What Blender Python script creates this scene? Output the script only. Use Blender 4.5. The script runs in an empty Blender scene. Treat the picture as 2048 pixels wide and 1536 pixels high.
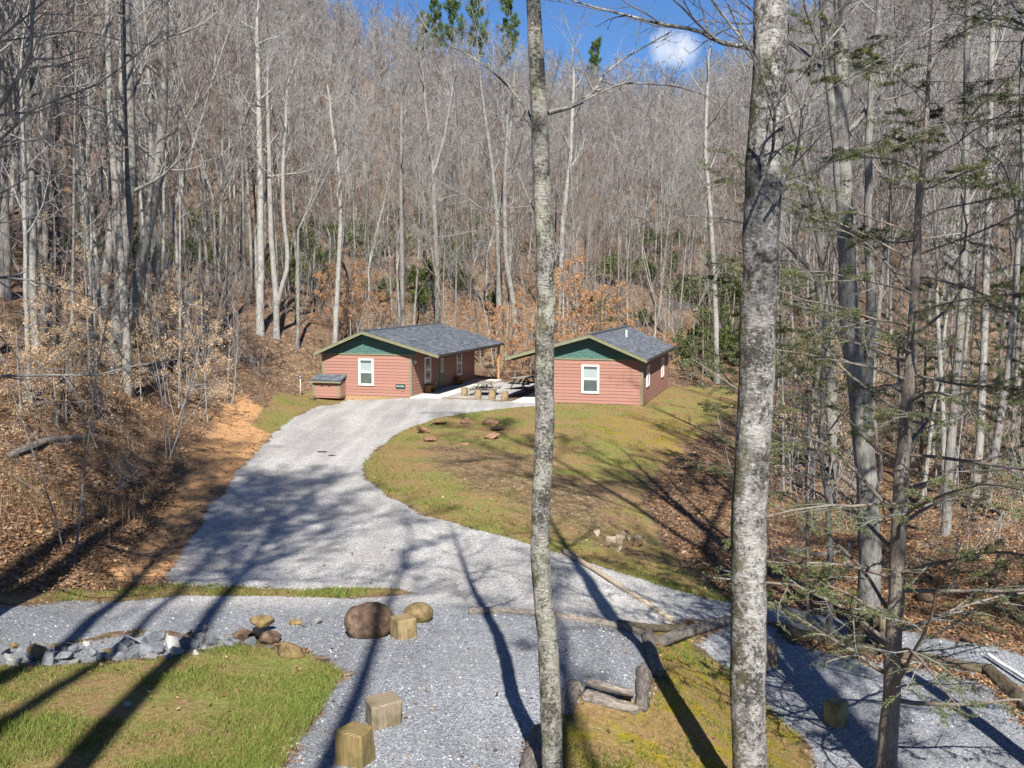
import bpy, bmesh, math, random
import numpy as np
from mathutils import Vector, Matrix

SC = bpy.context.scene
COL = SC.collection
R = math.radians
# ------------------------------------------------------------------ camera, sky, sun, exposure
F_PX, PITCH, CAM_H = 2000.0, 0.0965, 6.365
cam_d = bpy.data.cameras.new("camera")
cam = bpy.data.objects.new("camera", cam_d)
COL.objects.link(cam)
cam.location = (0, 0, CAM_H)
cam.rotation_euler = (math.pi / 2 - PITCH, 0, 0)
cam_d.sensor_width = 36.0
cam_d.lens = 36.0 * F_PX / 2048.0
cam_d.clip_start, cam_d.clip_end = 0.1, 3000.0
SC.camera = cam

SUN_EL, SUN_AZ = R(44.0), R(5.8)          # the sun stands behind the camera, a little to the right
world = bpy.data.worlds.new("World")
SC.world = world
world.use_nodes = True
wn, wl = world.node_tree.nodes, world.node_tree.links
wn.clear()
w_out = wn.new("ShaderNodeOutputWorld")
w_bg = wn.new("ShaderNodeBackground")
w_sky = wn.new("ShaderNodeTexSky")
w_sky.sky_type = 'NISHITA'
w_sky.sun_disc = False
w_sky.sun_elevation = SUN_EL
w_sky.sun_rotation = math.pi - SUN_AZ
w_sky.altitude = 900.0
w_sky.air_density = 1.0
w_sky.dust_density = 0.35
w_sky.ozone_density = 2.2
w_bg.inputs['Strength'].default_value = 0.05
# thin fair-weather clouds over the whole sky
w_tc = wn.new("ShaderNodeTexCoord")
w_map = wn.new("ShaderNodeMapping")
w_map.inputs['Location'].default_value = (0.62, 0.35, 0.1)
w_map.inputs['Scale'].default_value = (5.0, 5.0, 9.0)
w_no = wn.new("ShaderNodeTexNoise")
w_no.inputs['Scale'].default_value = 1.0
w_no.inputs['Detail'].default_value = 7.0
w_no.inputs['Roughness'].default_value = 0.55
w_rp = wn.new("ShaderNodeValToRGB")
w_rp.color_ramp.elements[0].position, w_rp.color_ramp.elements[0].color = 0.63, (0, 0, 0, 1)
w_rp.color_ramp.elements[1].position, w_rp.color_ramp.elements[1].color = 0.78, (1, 1, 1, 1)
w_mx = wn.new("ShaderNodeMix"); w_mx.data_type = 'RGBA'
w_mx.inputs['B'].default_value = (9.0, 9.3, 10.0, 1)
w_tint = wn.new("ShaderNodeMix"); w_tint.data_type = 'RGBA'; w_tint.blend_type = 'MULTIPLY'
w_tint.inputs['Factor'].default_value = 1.0
w_tint.inputs['B'].default_value = (0.55, 0.80, 1.12, 1)      # the deep blue of clear mountain air
# one small bright cloud over the saddle of the ridge
w_ds = wn.new("ShaderNodeVectorMath"); w_ds.operation = 'DISTANCE'
_u, _v = (1352 - 1024) / F_PX, (768 - 92) / F_PX
_dir = Vector((_u, math.cos(PITCH) + _v * math.sin(PITCH), -math.sin(PITCH) + _v * math.cos(PITCH))).normalized()
w_ds.inputs[1].default_value = _dir
w_fall = wn.new("ShaderNodeMapRange"); w_fall.inputs['From Min'].default_value = 0.045; w_fall.inputs['From Max'].default_value = 0.008
w_fall.inputs['To Min'].default_value = -0.35; w_fall.inputs['To Max'].default_value = 0.24
w_no2 = wn.new("ShaderNodeTexNoise"); w_no2.inputs['Scale'].default_value = 34.0; w_no2.inputs['Detail'].default_value = 7.0
w_add = wn.new("ShaderNodeMath"); w_add.operation = 'ADD'
w_rp2 = wn.new("ShaderNodeValToRGB")
w_rp2.color_ramp.elements[0].position = 0.46; w_rp2.color_ramp.elements[1].position = 1.0
w_max = wn.new("ShaderNodeMath"); w_max.operation = 'MAXIMUM'
wl.new(w_tc.outputs['Generated'], w_ds.inputs[0]); wl.new(w_ds.outputs['Value'], w_fall.inputs['Value'])
wl.new(w_tc.outputs['Generated'], w_no2.inputs['Vector'])
wl.new(w_fall.outputs['Result'], w_add.inputs[0]); wl.new(w_no2.outputs['Fac'], w_add.inputs[1]); wl.new(w_add.outputs[0], w_rp2.inputs['Fac'])
wl.new(w_rp.outputs['Color'], w_max.inputs[0]); wl.new(w_rp2.outputs['Color'], w_max.inputs[1])
wl.new(w_tc.outputs['Generated'], w_map.inputs['Vector'])
wl.new(w_map.outputs['Vector'], w_no.inputs['Vector'])
wl.new(w_no.outputs['Fac'], w_rp.inputs['Fac'])
wl.new(w_max.outputs[0], w_mx.inputs['Factor'])
wl.new(w_sky.outputs['Color'], w_tint.inputs['A'])
wl.new(w_tint.outputs['Result'], w_mx.inputs['A'])
wl.new(w_mx.outputs['Result'], w_bg.inputs['Color'])
wl.new(w_bg.outputs['Background'], w_out.inputs['Surface'])

sun_d = bpy.data.lights.new("sun", 'SUN')
sun_d.energy, sun_d.angle, sun_d.color = 5.0, R(0.53), (1.0, 0.95, 0.87)
sun = bpy.data.objects.new("sun", sun_d)
COL.objects.link(sun)
SUN_TO = Vector((-math.sin(SUN_AZ) * math.cos(SUN_EL), math.cos(SUN_AZ) * math.cos(SUN_EL), -math.sin(SUN_EL)))
sun.rotation_euler = SUN_TO.to_track_quat('-Z', 'Y').to_euler()
sun.location = (10, -40, 60)

vs = SC.view_settings
vs.view_transform, vs.look, vs.gamma, vs.use_curve_mapping = 'Standard', 'None', 1.0, False
vs.exposure = 1.17
SC.cycles.max_bounces = 6
SC.cycles.diffuse_bounces = 2
SC.cycles.transparent_max_bounces = 8

# ------------------------------------------------------------------ numbers and small helpers
rng = np.random.default_rng(7)


def vnoise(x, y, seed=0):
    x = np.asarray(x, float); y = np.asarray(y, float)
    xi = np.floor(x).astype(np.int64); yi = np.floor(y).astype(np.int64)
    fx = x - xi; fy = y - yi
    fx = fx * fx * (3 - 2 * fx); fy = fy * fy * (3 - 2 * fy)

    def h(a, b):
        n = (a * 374761393 + b * 668265263 + seed * 974711) & 0x7fffffff
        n = ((n ^ (n >> 13)) * 1274126177) & 0x7fffffff
        return ((n ^ (n >> 16)) & 0xffff) / 65535.0
    return (h(xi, yi) * (1 - fx) + h(xi + 1, yi) * fx) * (1 - fy) + (h(xi, yi + 1) * (1 - fx) + h(xi + 1, yi + 1) * fx) * fy


def fbm(x, y, seed=0, o=4):
    s, a, t = 0, 1, 0
    for i in range(o):
        s = s + a * vnoise(x * 2 ** i, y * 2 ** i, seed + i); t += a; a *= .5
    return s / t


CP, SP = math.cos(PITCH), math.sin(PITCH)


def ray(px, py):
    """direction of the photograph's sight line, scaled to one metre of depth along y"""
    u, v = (px - 1024) / F_PX, (768 - py) / F_PX
    d = np.array([u, CP + v * SP, -SP + v * CP])
    return d / d[1]


def at(px, py, d):
    r = ray(px, py) * d
    return np.array([r[0], r[1], CAM_H + r[2]])


def mesh_np(name, V, faces, cols=None, smooth=False, mats=None, midx=None):
    me = bpy.data.meshes.new(name)
    V = np.ascontiguousarray(V, np.float32)
    me.vertices.add(len(V)); me.vertices.foreach_set('co', V.ravel())
    faces = [np.asarray(f, np.int32) for f in faces if len(f)]
    loops = np.concatenate([f.ravel() for f in faces])
    tot = np.concatenate([np.full(len(f), f.shape[1], np.int32) for f in faces])
    st = np.concatenate([[0], np.cumsum(tot)[:-1]]).astype(np.int32)
    me.loops.add(len(loops)); me.loops.foreach_set('vertex_index', loops)
    me.polygons.add(len(tot)); me.polygons.foreach_set('loop_start', st)
    if smooth:
        me.polygons.foreach_set('use_smooth', np.ones(len(tot), bool))
    if midx is not None:
        me.polygons.foreach_set('material_index', np.asarray(midx, np.int32))
    me.update(calc_edges=True)
    if cols is not None:
        a = me.attributes.new('col', 'FLOAT_COLOR', 'POINT')
        c = np.ones((len(V), 4), np.float32); c[:, :cols.shape[1]] = cols
        a.data.foreach_set('color', c.ravel())
    for m in (mats or []):
        me.materials.append(m)
    return me


def obj(name, me, parent=None, loc=None, kind=None):
    o = bpy.data.objects.new(name, me)
    COL.objects.link(o)
    if parent is not None: o.parent = parent
    if loc is not None: o.location = loc
    if kind: o['kind'] = kind
    return o


def tag(o, label, cat, group=None):
    o['label'] = label; o['category'] = cat
    if group: o['group'] = group
    return o


def thing(name, label, cat, loc=(0, 0, 0), rz=0.0, group=None):
    o = bpy.data.objects.new(name, None)
    COL.objects.link(o); o.empty_display_size = .2
    o.location = loc; o.rotation_euler = (0, 0, rz)
    return tag(o, label, cat, group)


# ---- materials
def lin(r, g, b):
    f = lambda c: ((c / 255 + .055) / 1.055) ** 2.4 if c > 10 else c / 255 / 12.92
    return (f(r), f(g), f(b), 1)


class NT:
    def __init__(s, name):
        s.m = bpy.data.materials.new(name); s.m.use_nodes = True
        s.t = s.m.node_tree; s.t.nodes.clear()
        s.out = s.t.nodes.new('ShaderNodeOutputMaterial')
        s.b = s.n('ShaderNodeBsdfPrincipled')
        s.link(s.b.outputs[0], s.out.inputs['Surface'])
        s.b.inputs['Specular IOR Level'].default_value = .25
        s.b.inputs['Roughness'].default_value = .85

    def n(s, typ, **kw):
        x = s.t.nodes.new(typ)
        for k, v in kw.items():
            if k in x.inputs: s.put(x.inputs[k], v)
            else: setattr(x, k, v)
        return x

    def put(s, sock, v):
        if isinstance(v, bpy.types.NodeSocket): s.t.links.new(v, sock)
        elif sock.type == 'RGBA' and not hasattr(v, '__len__'): sock.default_value = (v, v, v, 1)
        else: sock.default_value = v

    def link(s, a, b): s.t.links.new(a, b)

    def coord(s, which='Object'): return s.n('ShaderNodeTexCoord').outputs[which]

    def mapping(s, v, scale): return s.n('ShaderNodeMapping', Vector=v, Scale=scale).outputs[0]

    def noise(s, v, scale, detail=4, rough=.6, dist=0.0):
        return s.n('ShaderNodeTexNoise', Vector=v, Scale=scale, Detail=detail, Roughness=rough, Distortion=dist).outputs['Fac']

    def voro(s, v, scale, out='Color', feature='F1'):
        x = s.n('ShaderNodeTexVoronoi', feature=feature, Vector=v, Scale=scale); return x.outputs[out]

    def ramp(s, fac, *st):
        x = s.n('ShaderNodeValToRGB', Fac=fac); e = x.color_ramp.elements
        while len(e) < len(st): e.new(.5)
        for q, (p, c) in zip(e, st):
            q.position = p; q.color = c if hasattr(c, '__len__') else (c, c, c, 1)
        return x.outputs[0]

    def mix(s, f, a, b, blend='MIX'):
        x = s.n('ShaderNodeMix'); x.data_type = 'RGBA'; x.blend_type = blend
        s.put(x.inputs[0], f); s.put(x.inputs[6], a); s.put(x.inputs[7], b); return x.outputs[2]

    def math(s, op, a, b=0.0, clamp=False):
        x = s.n('ShaderNodeMath', operation=op); x.use_clamp = clamp
        s.put(x.inputs[0], a); s.put(x.inputs[1], b); return x.outputs[0]

    def bump(s, h, strength=.5, dist=.02):
        return s.n('ShaderNodeBump', Height=h, Strength=strength, Distance=dist).outputs[0]

    def rnd(s): return s.n('ShaderNodeObjectInfo').outputs['Random']

    def attr(s, name='col'): return s.n('ShaderNodeAttribute', attribute_name=name)

    def done(s, col=None, rough=None, normal=None, **kw):
        if col is not None: s.put(s.b.inputs['Base Color'], col)
        if rough is not None: s.put(s.b.inputs['Roughness'], rough)
        if normal is not None: s.link(normal, s.b.inputs['Normal'])
        for k, v in kw.items(): s.put(s.b.inputs[k.replace('_', ' ')], v)
        return s.m


def flat_mat(name, c, var=.12, scale=6.0, rough=.8, bump=.0):
    t = NT(name); v = t.coord(); n = t.noise(v, scale, 5, .65)
    lo = tuple(x * (1 - var) for x in c[:3]) + (1,); hi = tuple(min(1, x * (1 + var)) for x in c[:3]) + (1,)
    col = t.ramp(n, (.3, lo), (.7, hi))
    r = t.rnd()
    col = t.mix(1.0, col, t.ramp(r, (0, .88), (1, 1.0)), 'MULTIPLY')
    return t.done(col, rough, t.bump(n, bump, .02) if bump else None)


def bark_mat(name, dark, mid, pale, moss=.0, vscale=1.0, blotch=0.5, twig=False, lichen=(.30, .31, .26, 1), bands=False, shade_moss=0.0):
    t = NT(name); v = t.coord()
    sc = (5 * vscale, 5 * vscale, 13 * vscale) if bands else (9 * vscale, 9 * vscale, 2.2 * vscale)
    fine = t.noise(t.mapping(v, sc), 2.0, 7, .72)
    big = t.noise(v, 1.3 * vscale, 6, .72, .4)
    col = t.ramp(fine, (.32, dark), (.47, mid), (.66, pale))
    col = t.mix(t.ramp(big, (.47, 0.0), (.55, blotch)), col, lichen)
    b2 = t.noise(v, 2.6 * vscale, 6, .75, .6)
    col = t.mix(t.ramp(b2, (.50, 0.0), (.60, .75 * blotch)), col, dark)
    h = fine
    if bands:
        sp = t.math('ADD', t.noise(v, 15 * vscale, 5, .8), t.math('MULTIPLY', t.math('SUBTRACT', t.noise(v, 2.1 * vscale, 3), .5), .7)); col = t.mix(t.ramp(sp, (.54, 0.0), (.62, .9)), col, tuple(.45 * c for c in dark[:3]) + (1,))
        h = t.math('SUBTRACT', fine, t.math('MULTIPLY', t.ramp(sp, (.5, 0.0), (.62, 1.0)), .5))
    if moss:
        ms = t.noise(t.mapping(v, (1, 1, .8)), 1.7 * vscale, 6, .75)
        if shade_moss:
            nx = t.n('ShaderNodeSeparateXYZ', Vector=t.coord('Normal')).outputs[0]
            ms = t.math('SUBTRACT', ms, t.math('MULTIPLY', nx, shade_moss))
        col = t.mix(t.ramp(ms, (.58, 0.0), (.66, moss)), col, t.ramp(fine, (.35, (.04, .036, .012, 1)), (.65, (.12, .115, .03, 1))))
    r = t.rnd()
    col = t.mix(1.0, col, t.ramp(r, (0, (.55, .53, .53, 1)), (.35, (.85, .84, .84, 1)), (1, (1.06, 1.05, 1.03, 1))), 'MULTIPLY')
    return t.done(col, .9, t.bump(h, .8, .05))


def leaf_mat(name, trans=.35):
    t = NT(name); c = t.attr().outputs['Color']
    t.t.nodes.remove(t.b)
    d = t.n('ShaderNodeBsdfDiffuse', Color=c); tr = t.n('ShaderNodeBsdfTranslucent', Color=c)
    m = t.n('ShaderNodeMixShader'); t.put(m.inputs[0], trans)
    t.link(d.outputs[0], m.inputs[1]); t.link(tr.outputs[0], m.inputs[2]); t.link(m.outputs[0], t.out.inputs[0])
    return t.m


M = {}
M['bark_grey'] = bark_mat('bark_grey', (.07, .063, .058, 1), (.165, .155, .148, 1), (.30, .29, .28, 1), .5)
M['bark_pale'] = bark_mat('bark_pale', (.115, .105, .10, 1), (.26, .248, .238, 1), (.43, .42, .40, 1), .25)
M['bark_dark'] = bark_mat('bark_dark', (.045, .04, .037, 1), (.12, .105, .098, 1), (.22, .20, .19, 1), .5)
M['twig'] = bark_mat('twig', (.17, .16, .157, 1), (.285, .272, .268, 1), (.41, .40, .395, 1), 0, 2.0, .2)
M['twig_red'] = bark_mat('twig_red', (.12, .08, .07, 1), (.20, .145, .13, 1), (.27, .21, .19, 1), 0, 2.0, .15)
M['leaf'] = leaf_mat('leaf_blade')
M['needle'] = leaf_mat('needle', .32)


# ------------------------------------------------------------------ the lie of the land
CTRL = []
for x in [(-14, 60, .4), (-6, 58, 0), (0, 58, 0), (7, 55, 0), (-10, 66, .5), (-3, 68, 0), (4, 66, 0), (10, 64, -.1), (-2, 76, .2), (-9, 76, .9),
          (9, 73, -.1), (16, 72, -1.0), (-6, 50, 0), (-2, 50, 0),
          (-1, 5, 1.3), (1, 5, 1.2), (-6, 5, 1.6), (5, 5, .1), (0, -10, 1.6), (-10, -10, 2.5), (10, -10, -.5), (0, -34, 2.5),
          (-25, -20, 6), (25, -20, -2), (-16, 12, 3.4), (-28, 25, 9), (14, 8, -1.0), (25, 15, -2), (32, 40, -3.2), (-20, 2, 3.6),
          (0, 420, 18), (60, 420, 12), (-60, 430, 30), (120, 420, 40)]:
    CTRL.append(x)
for px, py, z in [(640, 830, 0), (560, 900, .05), (650, 950, 0), (780, 930, 0), (480, 1000, .1), (700, 1050, .1), (420, 1090, .2), (600, 1100, .2),
                  (900, 1100, .1), (1100, 1130, 0), (380, 1160, .35), (700, 1170, .4), (1000, 1180, .35), (1250, 1180, -.15), (1440, 1215, -.65),
                  (100, 1185, .55), (500, 1182, .45), (50, 1240, .75), (300, 1230, .65), (550, 1230, .6), (800, 1215, .55), (100, 1290, .62),
                  (350, 1285, .62), (100, 1350, 1.0), (350, 1335, .95), (0, 1500, 1.4), (300, 1500, 1.35), (550, 1400, 1.05), (-200, 1500, 1.6),
                  (700, 1300, .8), (1000, 1260, .75), (1250, 1280, .75), (900, 1400, 1.0), (1270, 1380, .85), (1110, 1400, .98), (700, 1536, 1.15),
                  (1000, 1536, 1.15), (1130, 1500, .95), (1400, 1300, -.55), (1500, 1390, -.85), (1620, 1520, -1.0), (1500, 1290, -.75),
                  (1700, 1330, -.9), (1800, 1450, -.95), (2000, 1420, -.95), (2040, 1530, -1.0), (1750, 1530, -1.0), (1620, 1230, -1.0),
                  (1850, 1285, -1.1), (2048, 1350, -1.1), (1700, 1180, -1.05), (1900, 1230, -.9), (2048, 1250, -.8), (1600, 1100, -1.4),
                  (1800, 1050, -1.6), (2048, 1050, -1.4), (1800, 930, -2.4), (1550, 950, -1.7), (2048, 900, -2.6), (1300, 880, -.5),
                  (1200, 1050, -.35), (1250, 1000, -.45), (1400, 830, -.4), (1450, 1100, -1.2), (1400, 950, -1.1), (1000, 900, 0),
                  (1000, 1000, 0), (1150, 840, -.05)]:
    r = ray(px, py); d = (z - CAM_H) / r[2]
    CTRL.append((r[0] * d, d, z))
for px, py, d in [(300, 950, 30), (200, 800, 33), (0, 850, 27), (0, 650, 40), (100, 600, 48), (200, 600, 55), (300, 640, 55), (400, 720, 52),
                  (500, 740, 58), (0, 1100, 19), (150, 1160, 19.8), (-200, 900, 24), (330, 1060, 24.5), (350, 850, 38), (420, 800, 46),
                  (800, 570, 95), (800, 450, 122), (800, 320, 160), (800, 200, 220), (1000, 580, 95), (1000, 440, 130), (1000, 262, 205),
                  (1250, 560, 100), (1250, 420, 150), (1250, 305, 255), (600, 600, 85), (600, 450, 110), (600, 270, 155), (600, 90, 205),
                  (300, 500, 80), (300, 300, 115), (300, 50, 165), (0, 560, 52), (0, 350, 85), (0, 100, 130), (-300, 300, 90), (-300, 0, 140),
                  (1440, 600, 95), (1440, 420, 150), (1440, 285, 250), (1560, 170, 255), (1700, 650, 82), (1700, 450, 120), (1700, 130, 240),
                  (1950, 700, 75), (1950, 450, 115), (1950, 110, 220), (2300, 450, 110), (2300, 100, 210), (1850, 850, 62), (620, 660, 70),
                  (2048, 820, 66)]:
    CTRL.append(tuple(at(px, py, d)))
CTRL = np.array(CTRL, float)


def warp(x, y):
    yy = np.maximum(y + 40, 3.0)
    return np.stack([x / yy * 2.2, np.log(yy) * 1.6], -1)


def _phi(a, b):
    d2 = ((a[:, None, :] - b[None]) ** 2).sum(-1)
    return .5 * d2 * np.log(d2 + 1e-9)


_cp = warp(CTRL[:, 0], CTRL[:, 1])
_n = len(_cp)
_A = np.zeros((_n + 3, _n + 3))
_A[:_n, :_n] = _phi(_cp, _cp) + np.eye(_n) * 4e-4
_A[:_n, _n] = 1; _A[:_n, _n + 1:] = _cp; _A[_n, :_n] = 1; _A[_n + 1:, :_n] = _cp.T
_w = np.linalg.solve(_A, np.r_[CTRL[:, 2], 0, 0, 0])


def base_z(x, y):
    x = np.atleast_1d(np.asarray(x, float)); y = np.atleast_1d(np.asarray(y, float))
    out = np.empty(len(x))
    for i in range(0, len(x), 20000):
        q = warp(x[i:i + 20000], y[i:i + 20000])
        out[i:i + 20000] = _phi(q, _cp) @ _w[:_n] + _w[_n] + q @ _w[_n + 1:]
    return out


_steps = np.concatenate([np.arange(6, 80, .2), np.geomspace(80, 420, 500)])


def hit(px, py, zf=None):
    """where a sight line meets the land"""
    zf = zf or base_z
    r = ray(px, py)
    g = zf(r[0] * _steps, _steps) - (CAM_H + r[2] * _steps)
    k = np.argmax(g > 0)
    if g[k] <= 0: k = len(_steps) - 1
    if k == 0: d = _steps[0]
    else: d = _steps[k - 1] + (_steps[k] - _steps[k - 1]) * (-g[k - 1]) / (g[k] - g[k - 1] + 1e-9)
    return np.array([r[0] * d, d])


def poly(pts):
    return np.array([hit(px, py) for px, py in pts])


def sdist(P, x, y):
    """signed distance to polygon, negative inside"""
    q = np.stack([x, y], -1); best = np.full(len(q), 1e9); inside = np.zeros(len(q), bool)
    for i in range(len(P)):
        a, b = P[i], P[(i + 1) % len(P)]
        ab = b - a; t = np.clip(((q - a) @ ab) / (ab @ ab + 1e-12), 0, 1)
        best = np.minimum(best, np.hypot(*(q - a - t[:, None] * ab).T))
        c = ((a[1] > q[:, 1]) != (b[1] > q[:, 1])) & (q[:, 0] < (b[0] - a[0]) * (q[:, 1] - a[1]) / (b[1] - a[1] + 1e-12) + a[0])
        inside ^= c
    return np.where(inside, -best, best)


def usd(polys, x, y):
    d = sdist(polys[0], x, y)
    for p in polys[1:]: d = np.minimum(d, sdist(p, x, y))
    return d


# house frame (both cabins stand parallel)
HA = 0.2785
HC, HS = math.cos(HA), math.sin(HA)
OA, OB = np.array([-5.827, 57.65]), np.array([7.02, 53.5])
W_H, L_A, L_B = 5.62, 11.8, 10.9


def hw(o, u, v):
    return np.array([o[0] + u * HC + v * HS, o[1] - u * HS + v * HC])


P_GRAVEL = [poly([(700, 800), (640, 812), (590, 836), (545, 868), (510, 910), (470, 955), (430, 1000), (400, 1050), (368, 1110), (335, 1165), (420, 1174), (600, 1176),
                  (800, 1178), (830, 1188), (700, 1196), (330, 1194), (150, 1200), (0, 1212), (-150, 1225), (-150, 1290), (0, 1280), (250, 1262), (480, 1268), (600, 1292),
                  (655, 1318), (690, 1345), (640, 1425), (600, 1480), (560, 1540), (530, 1620), (1040, 1620), (1062, 1480), (1150, 1385), (1280, 1405), (1312, 1350), (1292, 1268),
                  (1330, 1246), (1440, 1236), (1480, 1215), (1450, 1204), (1350, 1180), (1250, 1150), (1130, 1110), (1050, 1086), (950, 1060), (850, 1030), (780, 995), (735, 960),
                  (725, 930), (745, 905), (800, 862), (880, 834), (985, 819), (1090, 810), (1090, 798), (1000, 803), (880, 797)]),
            poly([(1385, 1288), (1440, 1247), (1540, 1252), (1700, 1290), (1850, 1318), (1975, 1340), (2048, 1400), (2150, 1480), (2180, 1640), (1700, 1640), (1640, 1540), (1600, 1470),
                  (1540, 1400), (1450, 1332)]),
            poly([(1430, 1200), (1560, 1212), (1700, 1242), (1850, 1268), (1990, 1298), (2160, 1345), (2160, 1395), (2048, 1375), (1960, 1335), (1800, 1300), (1700, 1278), (1560, 1245), (1450, 1240)]),
            np.array([hw(OA, 2.0, -.4), hw(OA, 2.0, 11), hw(OA, 5.4, 11), hw(OA, 5.2, -.4)])]
P_LAWN = [poly([(560, 785), (620, 780), (700, 794), (830, 798), (700, 800), (640, 812), (590, 836), (545, 868), (505, 850), (530, 815)]),
          poly([(1075, 808), (1290, 813), (1345, 772), (1480, 765), (1465, 825), (1390, 875), (1325, 930), (1290, 1000), (1330, 1090), (1390, 1150), (1470, 1208), (1350, 1182), (1250, 1150),
                (1130, 1110), (1050, 1086), (950, 1060), (850, 1030), (780, 995), (735, 960), (725, 930), (745, 905), (800, 862), (880, 834), (985, 819)]),
          poly([(-200, 1335), (0, 1332), (200, 1325), (330, 1316), (480, 1292), (560, 1300), (620, 1310), (690, 1345), (640, 1425), (600, 1480), (560, 1540), (530, 1620), (-260, 1620)]),
          poly([(-150, 1178), (0, 1188), (150, 1180), (335, 1166), (600, 1176), (800, 1178), (830, 1188), (700, 1196), (330, 1194), (150, 1200), (0, 1212), (-150, 1225)])]
P_MOSS = [poly([(1292, 1262), (1330, 1248), (1440, 1240), (1385, 1290), (1450, 1332), (1540, 1400), (1600, 1470), (1640, 1540), (1700, 1640), (1040, 1640), (1062, 1480), (1150, 1385), (1280, 1408), (1315, 1350)])]
P_DIRT = [poly([(530, 815), (505, 850), (545, 868), (510, 910), (470, 955), (430, 1000), (400, 1050), (368, 1110), (335, 1165), (220, 1165), (290, 1080), (360, 980), (385, 900), (430, 830), (490, 790)])]
P_SWALE = [poly([(-150, 1290), (0, 1280), (250, 1262), (480, 1268), (560, 1296), (480, 1292), (330, 1316), (200, 1325), (0, 1332), (-150, 1337)])]
P_PAD = [np.array([hw(OA, -7.5, -1.2), hw(OA, 7, -1.2), hw(OB, 1.5, -1.0), hw(OB, 1.2, 12), hw(OA, 7, 13), hw(OA, -7.0, 13)])]
P_CLEAR = P_GRAVEL + P_LAWN + P_MOSS + P_SWALE + P_PAD


def gz(x, y):
    x = np.atleast_1d(np.asarray(x, float)); y = np.atleast_1d(np.asarray(y, float))
    z = base_z(x, y)
    a = np.ones(len(x)); k = y < 110
    if k.any(): a[k] = np.clip(usd(P_CLEAR, x[k], y[k]) / 6, 0, 1)
    z = z + a * ((fbm(x / 7, y / 7, 3) - .5) * 1.3 + (fbm(x / 1.6, y / 1.6, 9) - .5) * .22)
    return z + (1 - a) * (fbm(x / 1.2, y / 1.2, 5, 3) - .5) * .05


def ground(px, py):
    x, y = hit(px, py, gz) if False else hit(px, py)
    return np.array([x, y, gz(x, y)[0]])


# ground sheet: one grid, split into the parts of the setting
ys = np.concatenate([np.linspace(-36, 8, 40)[:-1], np.arange(8, 30, .15), np.arange(30, 72, .32), np.geomspace(72, 520, 100)])
ss = np.linspace(-1, 1, 460); ss = np.sign(ss) * (.62 * np.abs(ss) + .38 * np.abs(ss) ** 3) * 1.0
GX = ss[None, :] * (ys[:, None] + 40) * .95; GY = np.repeat(ys[:, None], len(ss), 1)
gx, gy = GX.ravel(), GY.ravel()
gzz = gz(gx, gy)
near = gy < 110
mask = np.zeros((len(gx), 4), np.float32)
wob = (fbm(gx / .9, gy / .9, 21) - .5) * .7 + (fbm(gx / .25, gy / .25, 33, 2) - .5) * .25


def soft(polys, width, w=1.0):
    o = np.zeros(len(gx)); d = usd(polys, gx[near], gy[near]) + wob[near] * w
    o[near] = np.clip(.5 - d / width, 0, 1); return o


mg, ml, mm, md = soft(P_GRAVEL, .35, .7), soft(P_LAWN, .5), soft(P_MOSS, .5), soft(P_DIRT, 1.6, 1.6)
msw = soft(P_SWALE, .4)
P_BROWN = [poly([(790, 900), (880, 880), (1000, 895), (1100, 915), (1180, 960), (1260, 930), (1330, 960), (1290, 1010), (1330, 1100), (1250, 1120), (1080, 1055), (950, 1005), (850, 960)])]
P_MOSSY = [poly([(1110, 835), (1250, 825), (1400, 830), (1420, 870), (1340, 935), (1260, 910), (1180, 880)])]
mbr, mms = soft(P_BROWN, 2.6, 3.5), soft(P_MOSSY, 2.4, 3.0)
ml = ml * (1 - .58 * mbr); mm = np.maximum(mm, mms * .62 * (ml > .1))
mg = np.maximum(mg, soft(P_GRAVEL + P_SWALE, .4, .7) * .68); mask[:, 0], mask[:, 1], mask[:, 2], mask[:, 3] = mg, np.maximum(ml, msw * .40), mm, np.maximum(md, msw * .2)
V = np.stack([gx, gy, gzz], -1)
# the parking pads carry a darker, bluer stone than the worn drive
_k = np.clip((18.6 - gy + wob) / 1.2, 0, 1)[:, None]; _k = np.maximum(_k, np.clip((gx - 3.2) / 1.0, 0, 1)[:, None] * np.clip((24 - gy) / 1.5, 0, 1)[:, None])
tone = (np.array([1.30, 1.25, 1.17, 1.0]) * (1 - _k) + np.array([.70, .725, .76, 1.0]) * _k).astype(np.float32)
nr, nc = len(ys), len(ss)
idx = np.arange(nr * nc).reshape(nr, nc)
Q = np.stack([idx[:-1, :-1], idx[:-1, 1:], idx[1:, 1:], idx[1:, :-1]], -1).reshape(-1, 4)
qm = np.stack([m[Q].mean(1) for m in (mg, ml, mm, md)], -1)
cls = np.full(len(Q), 0)
mlo = soft(P_LAWN, .5)[Q].mean(1); cls[qm[:, 3] > .5] = 4; cls[qm[:, 2] > .8] = 3; cls[mlo > .5] = 2; cls[(qm[:, 2] > .5) & (mlo < .5)] = 3; cls[qm[:, 0] > .5] = 1

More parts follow.
